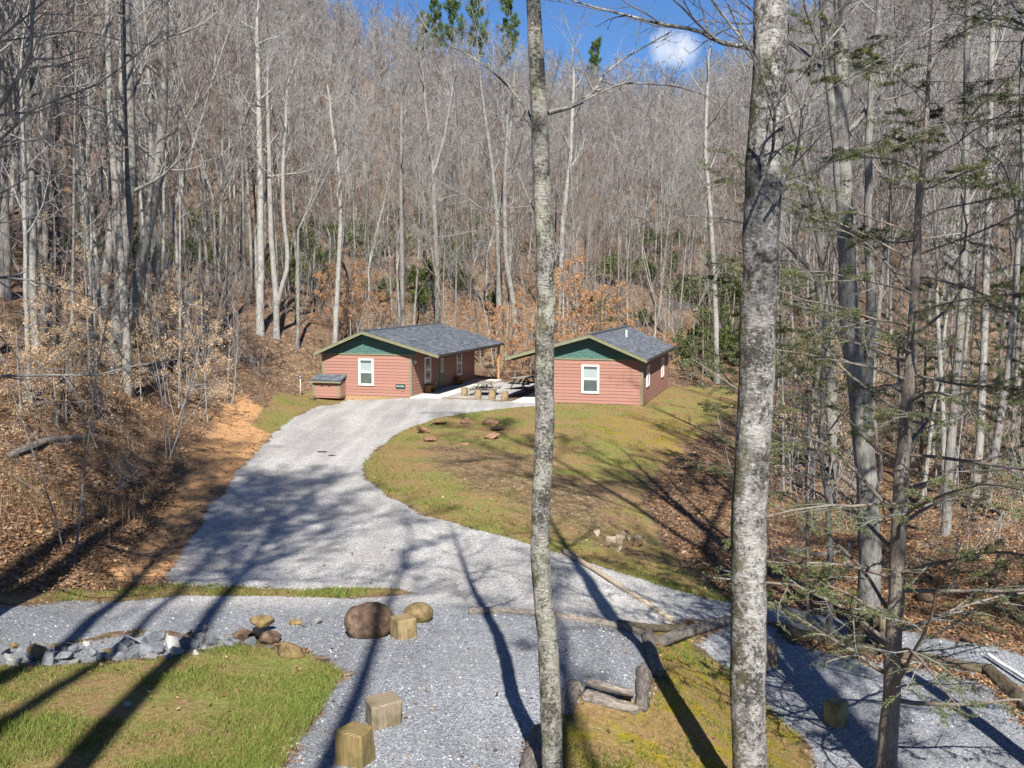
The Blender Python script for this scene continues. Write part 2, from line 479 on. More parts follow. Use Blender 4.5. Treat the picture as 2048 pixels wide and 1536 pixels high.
# ground material: leaf litter, earth, grass, moss and gravel blended by the masks
t = NT('ground_cover')
P = t.n('ShaderNodeNewGeometry').outputs['Position']
ma = t.attr('mask'); sep = t.n('ShaderNodeSeparateColor', Color=ma.outputs['Color'])
n_big, n_mid, n_fine = t.noise(P, .35, 4), t.noise(P, 2.2, 5, .7), t.noise(P, 11, 6, .75)
cells = t.voro(P, 9.0); cv = t.n('ShaderNodeSeparateColor', Color=cells).outputs[0]
leafc = t.ramp(cv, (0, (.050, .034, .025, 1)), (.35, (.105, .068, .045, 1)), (.65, (.16, .105, .069, 1)), (.9, (.24, .172, .12, 1)), (1, (.31, .25, .185, 1)))
leafc = t.mix(t.ramp(n_mid, (.40, 0.0), (.7, .75)), leafc, (.085, .052, .033, 1))
leafc = t.mix(t.ramp(n_big, (.45, 0.0), (.75, .4)), leafc, (.20, .135, .07, 1))
dirtc = t.ramp(n_fine, (.25, (.22, .108, .046, 1)), (.5, (.40, .225, .105, 1)), (.75, (.54, .35, .19, 1)))
dirtc = t.mix(t.ramp(n_mid, (.5, 0.0), (.68, .8)), dirtc, leafc)
grassc = t.ramp(n_fine, (.25, (.055, .066, .016, 1)), (.5, (.135, .155, .037, 1)), (.72, (.24, .24, .085, 1)))
straw = t.ramp(n_fine, (.25, (.09, .055, .028, 1)), (.5, (.20, .128, .062, 1)), (.75, (.32, .225, .125, 1)))
grassc = t.mix(t.ramp(t.math('ADD', t.math('MULTIPLY', n_big, .55), t.math('MULTIPLY', n_mid, .45)), (.40, 0.0), (.54, .95)), grassc, straw)
mossc = t.ramp(n_fine, (.25, (.07, .06, .008, 1)), (.5, (.20, .155, .015, 1)), (.75, (.33, .25, .04, 1)))
mossc = t.mix(t.ramp(n_mid, (.42, 0.0), (.54, .9)), mossc, grassc)
mossc = t.mix(t.ramp(t.noise(P, 1.3, 5), (.46, 0.0), (.58, .85)), mossc, straw)
g1 = t.n('ShaderNodeSeparateColor', Color=t.voro(P, 58.0)).outputs[0]
g2 = t.n('ShaderNodeSeparateColor', Color=t.voro(P, 17.0)).outputs[1]
grav = t.ramp(g1, (0, (.06, .063, .07, 1)), (.3, (.18, .187, .20, 1)), (.7, (.345, .352, .365, 1)), (.9, (.48, .485, .49, 1)), (1, (.60, .60, .595, 1)))
grav = t.mix(.22, grav, t.ramp(g2, (0, (.13, .135, .145, 1)), (.6, (.33, .335, .345, 1)), (1, (.48, .48, .48, 1))))
grav = t.mix(t.ramp(n_mid, (.55, 0.0), (.75, .28)), grav, (.30, .25, .19, 1))
grav = t.mix(t.ramp(n_big, (.42, 0.0), (.68, .4)), grav, (.19, .187, .183, 1))
lane = t.noise(t.n('ShaderNodeMapping', Vector=P, Rotation=(0, 0, -.25), Scale=(1.0, .10, 1.0)).outputs[0], .9, 3)
grav = t.mix(1.0, grav, t.ramp(lane, (.36, (.80, .80, .81, 1)), (.62, (1.12, 1.12, 1.12, 1))), 'MULTIPLY')
grav = t.mix(1.0, grav, t.attr('tone').outputs['Color'], 'MULTIPLY')
jit = t.math('MULTIPLY', t.math('SUBTRACT', n_fine, .5), .9)


def edge(ch, lo=.38, hi=.62):
    return t.ramp(t.math('ADD', ch, jit), (lo, 0.0), (hi, 1.0))


col = t.mix(edge(ma.outputs['Alpha']), leafc, dirtc)
col = t.mix(edge(sep.outputs[1]), col, grassc)
col = t.mix(edge(sep.outputs[2]), col, mossc)
col = t.mix(edge(sep.outputs[0]), col, grav)
hgt = t.mix(sep.outputs[0], t.math('ADD', t.math('MULTIPLY', cv, .6), n_fine), t.math('ADD', g1, t.math('MULTIPLY', g2, .7)))
M['ground'] = t.done(col, .95, t.bump(hgt, .7, .03), Specular_IOR_Level=.1)

for k, nm in enumerate(['forest_floor', 'gravel_drive', 'lawn', 'mossy_bank', 'dirt_bank']):
    q = Q[cls == k]
    u, inv = np.unique(q, return_inverse=True)
    me = mesh_np(nm, V[u], [inv.reshape(-1, 4)], smooth=True, mats=[M['ground']])
    a = me.attributes.new('mask', 'FLOAT_COLOR', 'POINT'); a.data.foreach_set('color', mask[u].ravel())
    a = me.attributes.new('tone', 'FLOAT_COLOR', 'POINT'); a.data.foreach_set('color', tone[u].ravel())
    obj(nm, me, kind='structure')

# ------------------------------------------------------------------ shapes: boxes, tubes, rocks, leaves
BOXQ = np.array([[0, 3, 2, 1], [4, 5, 6, 7], [0, 1, 5, 4], [1, 2, 6, 5], [2, 3, 7, 6], [3, 0, 4, 7]])


class MB:
    """collects boxes and prisms, then links them as one mesh object"""
    def __init__(s): s.V = []; s.F = []; s.n = 0; s.C = []; s.mi = []

    def add(s, V, faces, col=None, mi=0):
        V = np.asarray(V, float)
        s.V.append(V)
        for f in faces: s.F.append([i + s.n for i in f]); s.mi.append(mi)
        s.n += len(V)
        s.C.append(np.tile(np.array(col if col is not None else (1, 1, 1)), (len(V), 1)))

    def box(s, x0, x1, y0, y1, z0, z1, col=None, mi=0):
        x0, x1 = min(x0, x1), max(x0, x1)
        s.add([(x0, y0, z0), (x1, y0, z0), (x1, y1, z0), (x0, y1, z0), (x0, y0, z1), (x1, y0, z1), (x1, y1, z1), (x0, y1, z1)], BOXQ, col, mi)

    def hexa(s, lower, upper, col=None, mi=0):
        s.add(list(lower) + list(upper), BOXQ, col, mi)

    def beam(s, a, b, w, h, col=None):
        a, b = np.array(a, float), np.array(b, float); d = (b - a) / np.linalg.norm(b - a)
        sd = np.cross(d, (0, 0, 1)); sd = sd / np.linalg.norm(sd) if np.linalg.norm(sd) > 1e-4 else np.array([1., 0, 0])
        up = np.cross(sd, d)
        q = lambda p: [p - sd * w / 2 - up * h / 2, p + sd * w / 2 - up * h / 2, p + sd * w / 2 + up * h / 2, p - sd * w / 2 + up * h / 2]
        s.hexa(q(a), q(b), col)

    def build(s, name, mat, parent=None, bevel=0, kind=None, loc=None, smooth=False):
        me = bpy.data.meshes.new(name)
        me.from_pydata(np.concatenate(s.V).tolist(), [], s.F)
        bm = bmesh.new(); bm.from_mesh(me); bmesh.ops.recalc_face_normals(bm, faces=bm.faces); bm.to_mesh(me); bm.free()
        C = np.concatenate(s.C); a = me.attributes.new('col', 'FLOAT_COLOR', 'POINT')
        a.data.foreach_set('color', np.c_[C, np.ones(len(C))].astype(np.float32).ravel())
        for m in (mat if isinstance(mat, (list, tuple)) else [mat]): me.materials.append(m)
        me.polygons.foreach_set('material_index', np.array(s.mi, np.int32))
        if smooth: me.polygons.foreach_set('use_smooth', np.ones(len(me.polygons), bool))
        o = obj(name, me, parent, loc, kind)
        if bevel:
            b = o.modifiers.new('bevel', 'BEVEL'); b.width = bevel; b.segments = 1
        return o


def norm(a): return a / (np.linalg.norm(a, axis=-1, keepdims=True) + 1e-12)


def tubes(groups):
    """groups: list of (P (B,n,3), R (B,n), sides) -> V, quads"""
    Vs, Fs, off = [], [], 0
    for P, Rr, m in groups:
        B, n, _ = P.shape
        if B == 0: continue
        T = np.empty_like(P); T[:, 1:-1] = P[:, 2:] - P[:, :-2]; T[:, 0] = P[:, 1] - P[:, 0]; T[:, -1] = P[:, -1] - P[:, -2]
        T = norm(T)
        ref = np.where(np.abs(T[:, :1, 2:3]) < .8, np.array([0, 0, 1.]), np.array([1., 0, 0]))
        X = norm(np.cross(T, np.broadcast_to(ref, T.shape))); Y = np.cross(T, X)
        a = np.arange(m) * 2 * np.pi / m
        ring = P[:, :, None] + Rr[:, :, None, None] * (np.cos(a)[None, None, :, None] * X[:, :, None] + np.sin(a)[None, None, :, None] * Y[:, :, None])
        Vs.append(ring.reshape(-1, 3))
        i = np.arange(B * n * m).reshape(B, n, m)
        a0, a1 = i[:, :-1], i[:, 1:]
        q = np.stack([a0, np.roll(a0, -1, 2), np.roll(a1, -1, 2), a1], -1).reshape(-1, 4) + off
        Fs.append(q); off += B * n * m
    return np.concatenate(Vs), np.concatenate(Fs)


def kids(g, P, Rr, k, t0, t1, ang, asd, length, rr, nseg, up, wob, minr=.003, flat=0.0, tip=.25):
    """k children on each of B parent polylines"""
    B, n, _ = P.shape
    tt = t0 + (t1 - t0) * (np.arange(k)[None] + g.random((B, k))) / k
    f = tt * (n - 1); i = np.minimum(f.astype(int), n - 2); fr = f - i
    bi = np.arange(B)[:, None]
    p = P[bi, i] * (1 - fr[..., None]) + P[bi, i + 1] * fr[..., None]
    r = Rr[bi, i] * (1 - fr) + Rr[bi, i + 1] * fr
    tan = norm(P[bi, i + 1] - P[bi, i])
    ref = np.where(np.abs(tan[..., 2:3]) < .9, np.array([0, 0, 1.]), np.array([1., 0, 0]))
    X = norm(np.cross(tan, np.broadcast_to(ref, tan.shape))); Y = np.cross(tan, X)
    az = (np.arange(k)[None] * 2.4 + g.random((B, 1)) * 6.28) + g.normal(0, .5, (B, k))
    if flat: az = np.where(g.random((B, k)) < .5, 0, np.pi) + g.normal(0, 1 - flat, (B, k))
    th = np.clip(ang + g.normal(0, asd, (B, k)), .15, 1.9)
    d = norm(tan * np.cos(th)[..., None] + np.sin(th)[..., None] * (np.cos(az)[..., None] * X + np.sin(az)[..., None] * Y))
    L = np.asarray(length, float).reshape(-1, 1)
    L = L * (1 - .45 * (tt - t0) / (t1 - t0 + 1e-6)) * g.uniform(.6, 1.25, (B, k))
    d = d.reshape(-1, 3); p = p.reshape(-1, 3); L = L.reshape(-1); r0 = np.maximum(r.reshape(-1) * rr, minr)
    out = np.empty((len(d), nseg + 1, 3)); out[:, 0] = p; cur = p; dd = d
    for s in range(nseg):
        dd = norm(dd + np.array([0, 0, up]) / nseg + g.normal(0, wob, dd.shape))
        cur = cur + dd * (L / nseg)[:, None]; out[:, s + 1] = cur
    rad = r0[:, None] * np.linspace(1, tip, nseg + 1)[None]
    return out, np.maximum(rad, minr * .7), L


def trunk_line(g, H, r0, n=12, lean=.02, wob=.012, crook=0.0, taper=.15):
    p = np.zeros((n, 3)); d = norm(np.array([g.normal(0, lean), g.normal(0, lean), 1.0])); c = np.zeros(3)
    for i in range(1, n):
        d = norm(d + np.r_[g.normal(0, wob + crook, 2), .05]); c = c + d * H / (n - 1); p[i] = c
    tt = np.linspace(0, 1, n)
    r = r0 * (1 - (1 - taper) * tt ** 1.1); r[0] *= 1.35
    return p[None], r[None]


def crown_of(g, P, Rr, H, n_limb=14, t0=.45, spread=.24, lv=4, k2=6, k3=5, k4=3, up=.5, la=.85, minr=.006, limb_r=.5, t1=1.0):
    limbs, lr, L = kids(g, P, Rr, n_limb, t0, t1, la, .22, np.full(len(P), H * spread), limb_r, 6, up, .09, minr * 2)
    br, brr, L2 = kids(g, limbs, lr, k2, .2, 1, .7, .22, L * .5, .6, 4, .35, .12, minr * 1.4)
    tw, twr, L3 = kids(g, br, brr, k3, .15, 1, .65, .25, L2 * .5, .6, 3, .3, .14, minr)
    out = [(br, brr, 4), (tw, twr, 3)]
    if lv >= 4:
        t4, t4r, _ = kids(g, tw, twr, k4, .15, 1, .6, .25, L3 * .55, .7, 2, .25, .14, minr * .8)
        out.append((t4, t4r, 3))
    return limbs, lr, out


def cap_trunk(P, Rr, m):
    return [(P, Rr, m)]


def make_tree(seed, H, r0, kind):
    """returns trunk mesh arrays and crown mesh arrays"""
    g = np.random.default_rng(seed)
    lv, sp = kind.get('lv', 4), kind.get('spread', .22)
    P, Rr = trunk_line(g, H, r0, kind.get('n', 12), kind.get('lean', .02), kind.get('wob', .014), kind.get('crook', 0), kind.get('taper', .15))
    stems = [(P, Rr)]
    if kind.get('fork'):
        i = int(kind['fork'] * (P.shape[1] - 1)); f0 = P[0, i]
        for sgn in (1, -1):
            az = g.random() * 6.28; n = P.shape[1] - i; c = f0.copy(); d = norm(np.array([sgn * math.cos(kind.get('faz', az)) * .42, sgn * math.sin(kind.get('faz', az)) * .42, 1])); pts = [c]
            for _ in range(n + 1):
                d = norm(d + np.r_[g.normal(0, .04, 2), .07]); c = c + d * H / (P.shape[1] - 1); pts.append(c)
            pts = np.array(pts)[None]; rr = Rr[0, i] * .72 * np.linspace(1, .15, pts.shape[1])[None]
            stems.append((pts, rr))
        stems[0] = (P[:, :i + 1], Rr[:, :i + 1])
    tg, cg = [], []
    for si, (p, r) in enumerate(stems):
        tg.append((p, r, kind.get('sides', 8)))
        if kind.get('fork') and si == 0: continue
        t0 = kind.get('t0', .45) if not kind.get('fork') else .1
        nl = kind.get('n_limb', 14) if not kind.get('fork') else kind.get('n_limb', 14) * 2 // 3
        lb, lr, out = crown_of(g, p, r, H, nl, t0, sp, lv, kind.get('k2', 6), kind.get('k3', 5), kind.get('k4', 3), kind.get('up', .5), kind.get('la', .8), kind.get('minr', .006))
        tg.append((lb, lr, 5)); cg += out
    return tubes(tg), tubes(cg), cg


def leaves_on(g, groups, n, size, cols, droop=.5, spread=.05):
    """n leaf blades spread along the given twigs; folded four-point blades"""
    P = np.concatenate([x[0][:, -3:].reshape(-1, 3, 3) if x[0].shape[1] >= 3 else np.repeat(x[0], 2, 1)[:, :3] for x in groups])
    b = g.integers(0, len(P), n); f = g.random(n) * 2; i = np.minimum(f.astype(int), 1); fr = (f - i)[:, None]
    c = P[b, i] * (1 - fr) + P[b, i + 1] * fr + g.normal(0, spread, (n, 3))
    return blades(g, c, size * g.uniform(.6, 1.3, n), cols, droop)


def blades(g, c, size, cols, droop=.5, up=None, aspect=.55, flatz=None, simple=False):
    n = len(c)
    d = norm(g.normal(0, 1, (n, 3)) + np.array([0, 0, -droop]))
    if flatz is not None: d[:, 2] *= flatz; d = norm(d)
    s = norm(np.cross(d, norm(g.normal(0, 1, (n, 3)) + (np.array([0, 0, 2.5]) if flatz is not None else 0)))); nn = np.cross(d, s)
    sz = np.asarray(size)[:, None]
    cc = np.asarray(cols)[g.integers(0, len(cols), n)] * g.uniform(.75, 1.15, (n, 1))
    e = s * sz * aspect / 2; lift = nn * sz * .14
    if simple:
        V = np.stack([c, c + d * sz * .5 + e + lift, c + d * sz, c + d * sz * .5 - e + lift], 1).reshape(-1, 3)
        return V, np.arange(n * 4).reshape(n, 4), np.repeat(cc, 4, 0)
    k1, k2 = g.uniform(.7, 1.1, (n, 1)), g.uniform(.5, .95, (n, 1))
    V = np.stack([c, c + d * sz * .3 + e * k1 + lift, c + d * sz * .72 + e * k2 + lift * .6, c + d * sz + lift * g.uniform(-1, 1.5, (n, 1)), c + d * sz * .7 - e * k2 * .9 + lift * .5, c + d * sz * .28 - e * k1 + lift], 1).reshape(-1, 3)
    i = np.arange(n)[:, None] * 6
    return V, np.concatenate([i + np.array([0, 1, 2, 3]), i + np.array([0, 3, 4, 5])]), np.repeat(cc, 6, 0)


_bm = bmesh.new(); bmesh.ops.create_icosphere(_bm, subdivisions=3, radius=1.0)
ICO_V = np.array([v.co for v in _bm.verts]); ICO_F = np.array([[v.index for v in f.verts] for f in _bm.faces]); _bm.free()
_bm = bmesh.new(); bmesh.ops.create_icosphere(_bm, subdivisions=2, radius=1.0)
ICO2_V = np.array([v.co for v in _bm.verts]); ICO2_F = np.array([[v.index for v in f.verts] for f in _bm.faces]); _bm.free()


def rock_mesh(seed, dims, cuts=9, rough=.12, mat=None, name='rock', round_=False, small=False):
    g = np.random.default_rng(seed)
    if small and not round_:
        p = norm(g.normal(0, 1, (11, 3))) * g.uniform(.75, 1.0, (11, 1)); p[:, 2] = np.clip(p[:, 2], -.55, .5)
        p = p / np.abs(p).max(0) * np.array(dims); p[:, 2] -= p[:, 2].min()
        bm = bmesh.new(); vs_ = [bm.verts.new(q) for q in p]; r_ = bmesh.ops.convex_hull(bm, input=vs_)
        bmesh.ops.delete(bm, geom=[v for v in bm.verts if not v.link_faces], context='VERTS')
        bmesh.ops.bevel(bm, geom=bm.edges[:], offset=min(dims) * .12, segments=1, affect='EDGES')
        me = bpy.data.meshes.new(name); bm.to_mesh(me); bm.free(); me.materials.append(mat); return me
    Vv = (ICO2_V if small else ICO_V).copy(); Ff = ICO2_F if small else ICO_F
    for _ in range(cuts):
        nrm = norm(g.normal(0, 1, 3)); h = g.uniform(.78, .95) if name == 'boulder' else g.uniform(.60, .92) if round_ else g.uniform(.30, .66)
        d = Vv @ nrm; Vv = Vv - np.maximum(d - h, 0)[:, None] * nrm
    Vv = Vv / np.abs(Vv).max(0)
    q = Vv * 2.3 + seed
    nz = fbm(q[:, 0] + q[:, 2] * .7, q[:, 1] - q[:, 2] * .6, seed, 4) - .5 + .35 * (fbm(q[:, 0] * 3.1 - q[:, 2] * 2, q[:, 1] * 3.1 + q[:, 2] * 2.4, seed + 1, 3) - .5)
    Vv = Vv * (1 + rough * 2 * nz)[:, None] * np.array(dims)
    Vv[:, 2] -= Vv[:, 2].min()
    return mesh_np(name, Vv, [Ff], smooth=round_, mats=[mat])


# ------------------------------------------------------------------ the two cabins
t = NT('siding_red'); v = t.coord(); n = t.noise(t.mapping(v, (1.5, 1.5, 10)), 3.0, 5, .65)
M['siding'] = t.done(t.mix(1.0, t.ramp(n, (.3, (.27, .138, .107, 1)), (.7, (.32, .17, .134, 1))), t.ramp(t.rnd(), (0, .88), (1, 1.0)), 'MULTIPLY'), .75)
M['trim'] = flat_mat('trim_olive', (.18, .18, .11), .12, 4, .7)
M['shake'] = flat_mat('shake_green', (.062, .128, .112), .18, 8, .75)
M['white'] = flat_mat('white_vinyl', (.66, .66, .65), .03, 3, .45)
M['metal_dark'] = flat_mat('gutter_brown', (.05, .042, .035), .1, 5, .5)
M['blind'] = flat_mat('blind_cloth', (.50, .54, .54), .04, 5, .8)
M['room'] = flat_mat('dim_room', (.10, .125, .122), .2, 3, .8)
M['found'] = flat_mat('footing_clay', (.34, .22, .12), .25, 7, .9)
M['concrete'] = flat_mat('concrete', (.52, .50, .46), .12, 2.5, .9, .1)
M['door'] = flat_mat('door_green', (.10, .13, .10), .1, 5, .5)
t = NT('window_glass'); t.t.nodes.remove(t.b)
gl = t.n('ShaderNodeBsdfGlossy', Color=(1, 1, 1, 1), Roughness=.03); tr = t.n('ShaderNodeBsdfTransparent', Color=(.95, .98, .98, 1))
fr = t.n('ShaderNodeLayerWeight', Blend=.25); mxs = t.n('ShaderNodeMixShader'); t.put(mxs.inputs[0], t.math('ADD', t.math('MULTIPLY', fr.outputs['Facing'], .35), .06, True))
t.link(tr.outputs[0], mxs.inputs[1]); t.link(gl.outputs[0], mxs.inputs[2]); t.link(mxs.outputs[0], t.out.inputs[0]); M['glass'] = t.m
t = NT('shingle_slate'); c = t.attr().outputs['Color']; n = t.noise(t.coord(), 30, 4, .8)
M['shingle'] = t.done(t.mix(1.0, c, t.ramp(n, (.3, .7), (.7, 1.15)), 'MULTIPLY'), .9)
t = NT('weathered_wood'); v = t.coord(); n = t.noise(t.mapping(v, (3, 14, 14)), 3.0, 6, .7, .4); c = t.attr().outputs['Color']
M['plank'] = t.done(t.mix(1.0, c, t.ramp(n, (.25, .45), (.55, 1.0), (.8, 1.25)), 'MULTIPLY'), .85, t.bump(n, .5, .01))


def window(par, u0, u1, z0, z1, place, open_=.5):
    """double-hung window; place(u, out, z) maps wall coordinates to the cabin"""
    def box(mb, a, b, o0, o1, c, d):
        p = [place(a, o0, c), place(b, o0, c), place(b, o1, c), place(a, o1, c), place(a, o0, d), place(b, o0, d), place(b, o1, d), place(a, o1, d)]
        mb.hexa(p[:4], p[4:])
    w = .085
    f = MB()
    box(f, u0, u0 + w, .012, .085, z0, z1); box(f, u1 - w, u1, .012, .085, z0, z1)
    box(f, u0 + w, u1 - w, .012, .085, z0, z0 + w); box(f, u0 + w, u1 - w, .012, .085, z1 - w, z1)
    win = f.build('window', M['white'], par)
    zm = (z0 + z1) / 2
    s = MB(); box(s, u0 + w, u1 - w, .014, .074, zm - .03, zm + .03); s.build('meeting_rail', M['white'], win)
    for a, b, nm in ((z0 + w, zm - .03, 'lower'), (zm + .03, z1 - w, 'upper')):
        s = MB(); e = .028
        box(s, u0 + w, u0 + w + e, .014, .066, a, b); box(s, u1 - w - e, u1 - w, .014, .066, a, b)
        box(s, u0 + w + e, u1 - w - e, .014, .066, a, a + e); box(s, u0 + w + e, u1 - w - e, .014, .066, b - e, b)
        s.build('sash', M['white'], win)
        s = MB(); box(s, u0 + w + e, u1 - w - e, .056, .060, a + e, b - e); s.build('pane', M['glass'], win)
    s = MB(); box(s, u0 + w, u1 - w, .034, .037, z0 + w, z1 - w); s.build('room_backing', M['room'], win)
    if open_ > 0:
        s = MB(); hh = (z1 - z0 - 2 * w)
        for k in range(int(hh * open_ / .045)):
            zt = z1 - w - .17 - k * .045
            box(s, u0 + w + .03, u1 - w - .03, .042, .048, zt - .041, zt)
        s.build('blind', M['blind'], win)


def cabin(name, label, O, L, mir, front_win, side_items, W=W_H):
    """mir: the porch lies on the left. local axes: x along the gable wall, y back, z up; x=0 is the front right corner for the plain one"""
    root = thing(name, label, 'cabin', (O[0], O[1], 0.0), -HA)
    U = (lambda u: -W - u) if mir else (lambda u: u)
    rid, eL, eR, rw, ew, oh = -W / 2, -W - .31, 1.90, 3.875, 2.57, .58
    th = .16
    zr = lambda u: rw - (rw - ew) * ((rid - u) / (rid - eL) if u < rid else (u - rid) / (eR - rid))
    mb = MB(); mb.box(U(-W), U(0), 0, L, -.35, .06); mb.build('footing', M['found'], root)
    # wall core with gable top
    zt = 2.30
    mb = MB()
    a, b = U(-W + .012), U(-.012)
    mb.box(a, b, .012, L - .012, .06, zt)
    gp = [(-W + .012, zt), (-.012, zt), (-.012, zr(0) - th - .06), (rid, rw - th - .06), (-W + .012, zr(-W) - th - .06)]
    F = [(U(u), .012, z) for u, z in gp] + [(U(u), L - .012, z) for u, z in gp]
    mb.add(F, [(0, 1, 2, 3, 4), (5, 6, 7, 8, 9)] + [(i, (i + 1) % 5, (i + 1) % 5 + 5, i + 5) for i in range(5)])
    mb.build('wall', M['siding'], root)
    # lapped siding, each board its own piece
    ex = .178; zb = .05
    k = 0
    shared = {}
    while zb < 2.36:
        z1 = min(zb + ex, 2.40)
        for which in ('front', 'porch', 'outer'):
            key = (which, round(z1 - zb, 3))
            if key not in shared:
                mb = MB(); h = z1 - zb
                if which == 'front':
                    x0, x1 = sorted((U(-W + .09), U(-.09)))
                    mb.hexa([(x0, -.032, 0), (x1, -.032, 0), (x1, .012, 0), (x0, .012, 0)], [(x0, -.006, h + .01), (x1, -.006, h + .01), (x1, .012, h + .01), (x0, .012, h + .01)])
                else:
                    u = 0 if which == 'porch' else -W; s = 1 if which == 'porch' else -1
                    xo, xo2, xi = U(u + s * .032), U(u + s * .006), U(u - s * .012)
                    mb.hexa([(xo, .09, 0), (xo, L - .09, 0), (xi, L - .09, 0), (xi, .09, 0)], [(xo2, .09, h + .01), (xo2, L - .09, h + .01), (xi, L - .09, h + .01), (xi, .09, h + .01)])
                o = mb.build('siding_board', M['siding'], root); shared[key] = o.data; o.location.z = zb
            else:
                obj('siding_board', shared[key], root, (0, 0, zb))
        zb = z1
        k += 1
    # corner boards, frieze
    for u, s in ((0, 1), (-W, -1)):
        mb = MB()
        mb.box(U(u - s * .09), U(u + s * .04), -.040, .0, .04, 2.46); mb.box(U(u + s * .0), U(u + s * .040), .0, .09, .04, 2.46 if s < 0 else 2.62)
        mb.build('corner_board', M['trim'], root)
    mb = MB(); mb.box(U(-W + .02), U(.35), -.05, .0, 2.42, 2.50); mb.build('frieze_board', M['trim'], root)
    # gable shakes
    mb = MB(); g = np.random.default_rng(5 if mir else 6); zz = 2.50; row = 0
    while zz < rw - th - .1:
        u = -W + .0 - g.random() * .2
        while u < .3:
            w = g.uniform(.12, .24); u2 = min(u + w - .006, .3); um = (u + u2) / 2
            top = min(zr(u), zr(u2)) - th - .02
            if u > -W + .0 and top > zz + .03:
                dz = g.uniform(-.02, .02); z1 = min(zz + .20, top); o = g.uniform(.016, .026)
                x0, x1 = sorted((U(u), U(u2)))
                mb.hexa([(x0, -o, zz + dz), (x1, -o, zz + dz), (x1, .012, zz + dz), (x0, .012, zz + dz)], [(x0, -.004, z1), (x1, -.004, z1), (x1, .012, z1), (x0, .012, z1)])
            u += w
        zz += .155; row += 1
    o = mb.build('gable_shakes', M['shake'], root, kind='stuff')
    # roof: deck, barge boards, shingles
    for (ua, ub, nm) in ((rid, eL, 'outer'), (rid, eR, 'porch')):
        mb = MB()
        za, zb_ = rw - .03, ew - .03
        mb.hexa([(U(ua), -oh, za - th + .05), (U(ub), -oh, zb_ - th + .05), (U(ub), L + .65, zb_ - th + .05), (U(ua), L + .65, za - th + .05)],
                [(U(ua), -oh, za), (U(ub), -oh, zb_), (U(ub), L + .65, zb_), (U(ua), L + .65, za)])
        mb.build('roof_deck', M['metal_dark'], root)
        for y0, y1 in ((-oh - .03, -oh), (L + .65, L + .68)):
            mb = MB()
            mb.hexa([(U(ua), y0, za - th - .03), (U(ub), y0, zb_ - th - .03), (U(ub), y1, zb_ - th - .03), (U(ua), y1, za - th - .03)],
                    [(U(ua), y0, za + .005), (U(ub), y0, zb_ + .005), (U(ub), y1, zb_ + .005), (U(ua), y1, za + .005)])
            mb.build('barge_board', M['trim'], root)
        s = 1 if ub > ua else -1
        mb = MB(); mb.box(U(ub), U(ub + s * .09), -oh - .02, L + .66, zb_ - .12, zb_ - .01); mb.build('gutter', M['metal_dark'], root)
        mb = MB(); sl = math.hypot(ub - ua, ew - rw); nco = int(sl / .145); du, dz = (ub - ua) / nco, (ew - rw) / nco
        g = np.random.default_rng(11)
        for i in range(nco):
            y = -oh - .045 - g.random() * .3
            u_a, u_b = ua + du * (i - .15), ua + du * (i + 1); z_a, z_b = rw + dz * (i - .15), rw + dz * (i + 1)
            while y < L + .69:
                w = g.uniform(.18, .42); y0, y1 = max(y, -oh - .045), min(y + w - .004, L + .69)
                if y1 > y0 + .02:
                    c = np.array([.105, .118, .140]) * g.choice([.62, .8, .95, 1.1, 1.35]) * g.uniform(.9, 1.1) + g.uniform(0, .008)
                    h = g.uniform(.012, .024)
                    mb.hexa([(U(u_a), y0, z_a - .03), (U(u_b), y0, z_b - .03), (U(u_b), y1, z_b - .03), (U(u_a), y1, z_a - .03)],
                            [(U(u_a), y0, z_a - .024), (U(u_b), y0, z_b + h - .022), (U(u_b), y1, z_b + h - .022), (U(u_a), y1, z_a - .024)], c)
                y += w
        mb.build('roof_shingles', M['shingle'], root, kind='stuff')
    mb = MB()
    for s in (-1, 1):
        mb.hexa([(rid - .0 if 0 else U(rid), -oh - .05, rw - .02), (U(rid + s * .16), -oh - .05, rw - .06), (U(rid + s * .16), L + .7, rw - .06), (U(rid), L + .7, rw - .02)],
                [(U(rid), -oh - .05, rw + .03), (U(rid + s * .16), -oh - .05, rw - .015), (U(rid + s * .16), L + .7, rw - .015), (U(rid), L + .7, rw + .03)], (.06, .068, .08))
    mb.build('ridge_cap', M['shingle'], root)
    # porch beam
    mb = MB(); mb.box(U(1.62), U(1.76), 0.1, L + .4, 2.32, 2.46); mb.build('porch_beam', M['metal_dark'], root)
    mb = MB(); mb.box(U(0.03), U(1.62), L - .2, L - .06, 2.32, 2.46); mb.build('cross_beam', M['metal_dark'], root)
    mb = MB(); mb.box(U(1.62), U(1.76), L + .1, L + .24, 0, 2.32, (.36, .21, .09)); mb.build('porch_post', M['plank'], root)
    # openings
    if front_win:
        window(root, front_win[0], front_win[1], front_win[2], front_win[3], lambda u, o, z: (u, -o, z), .40)
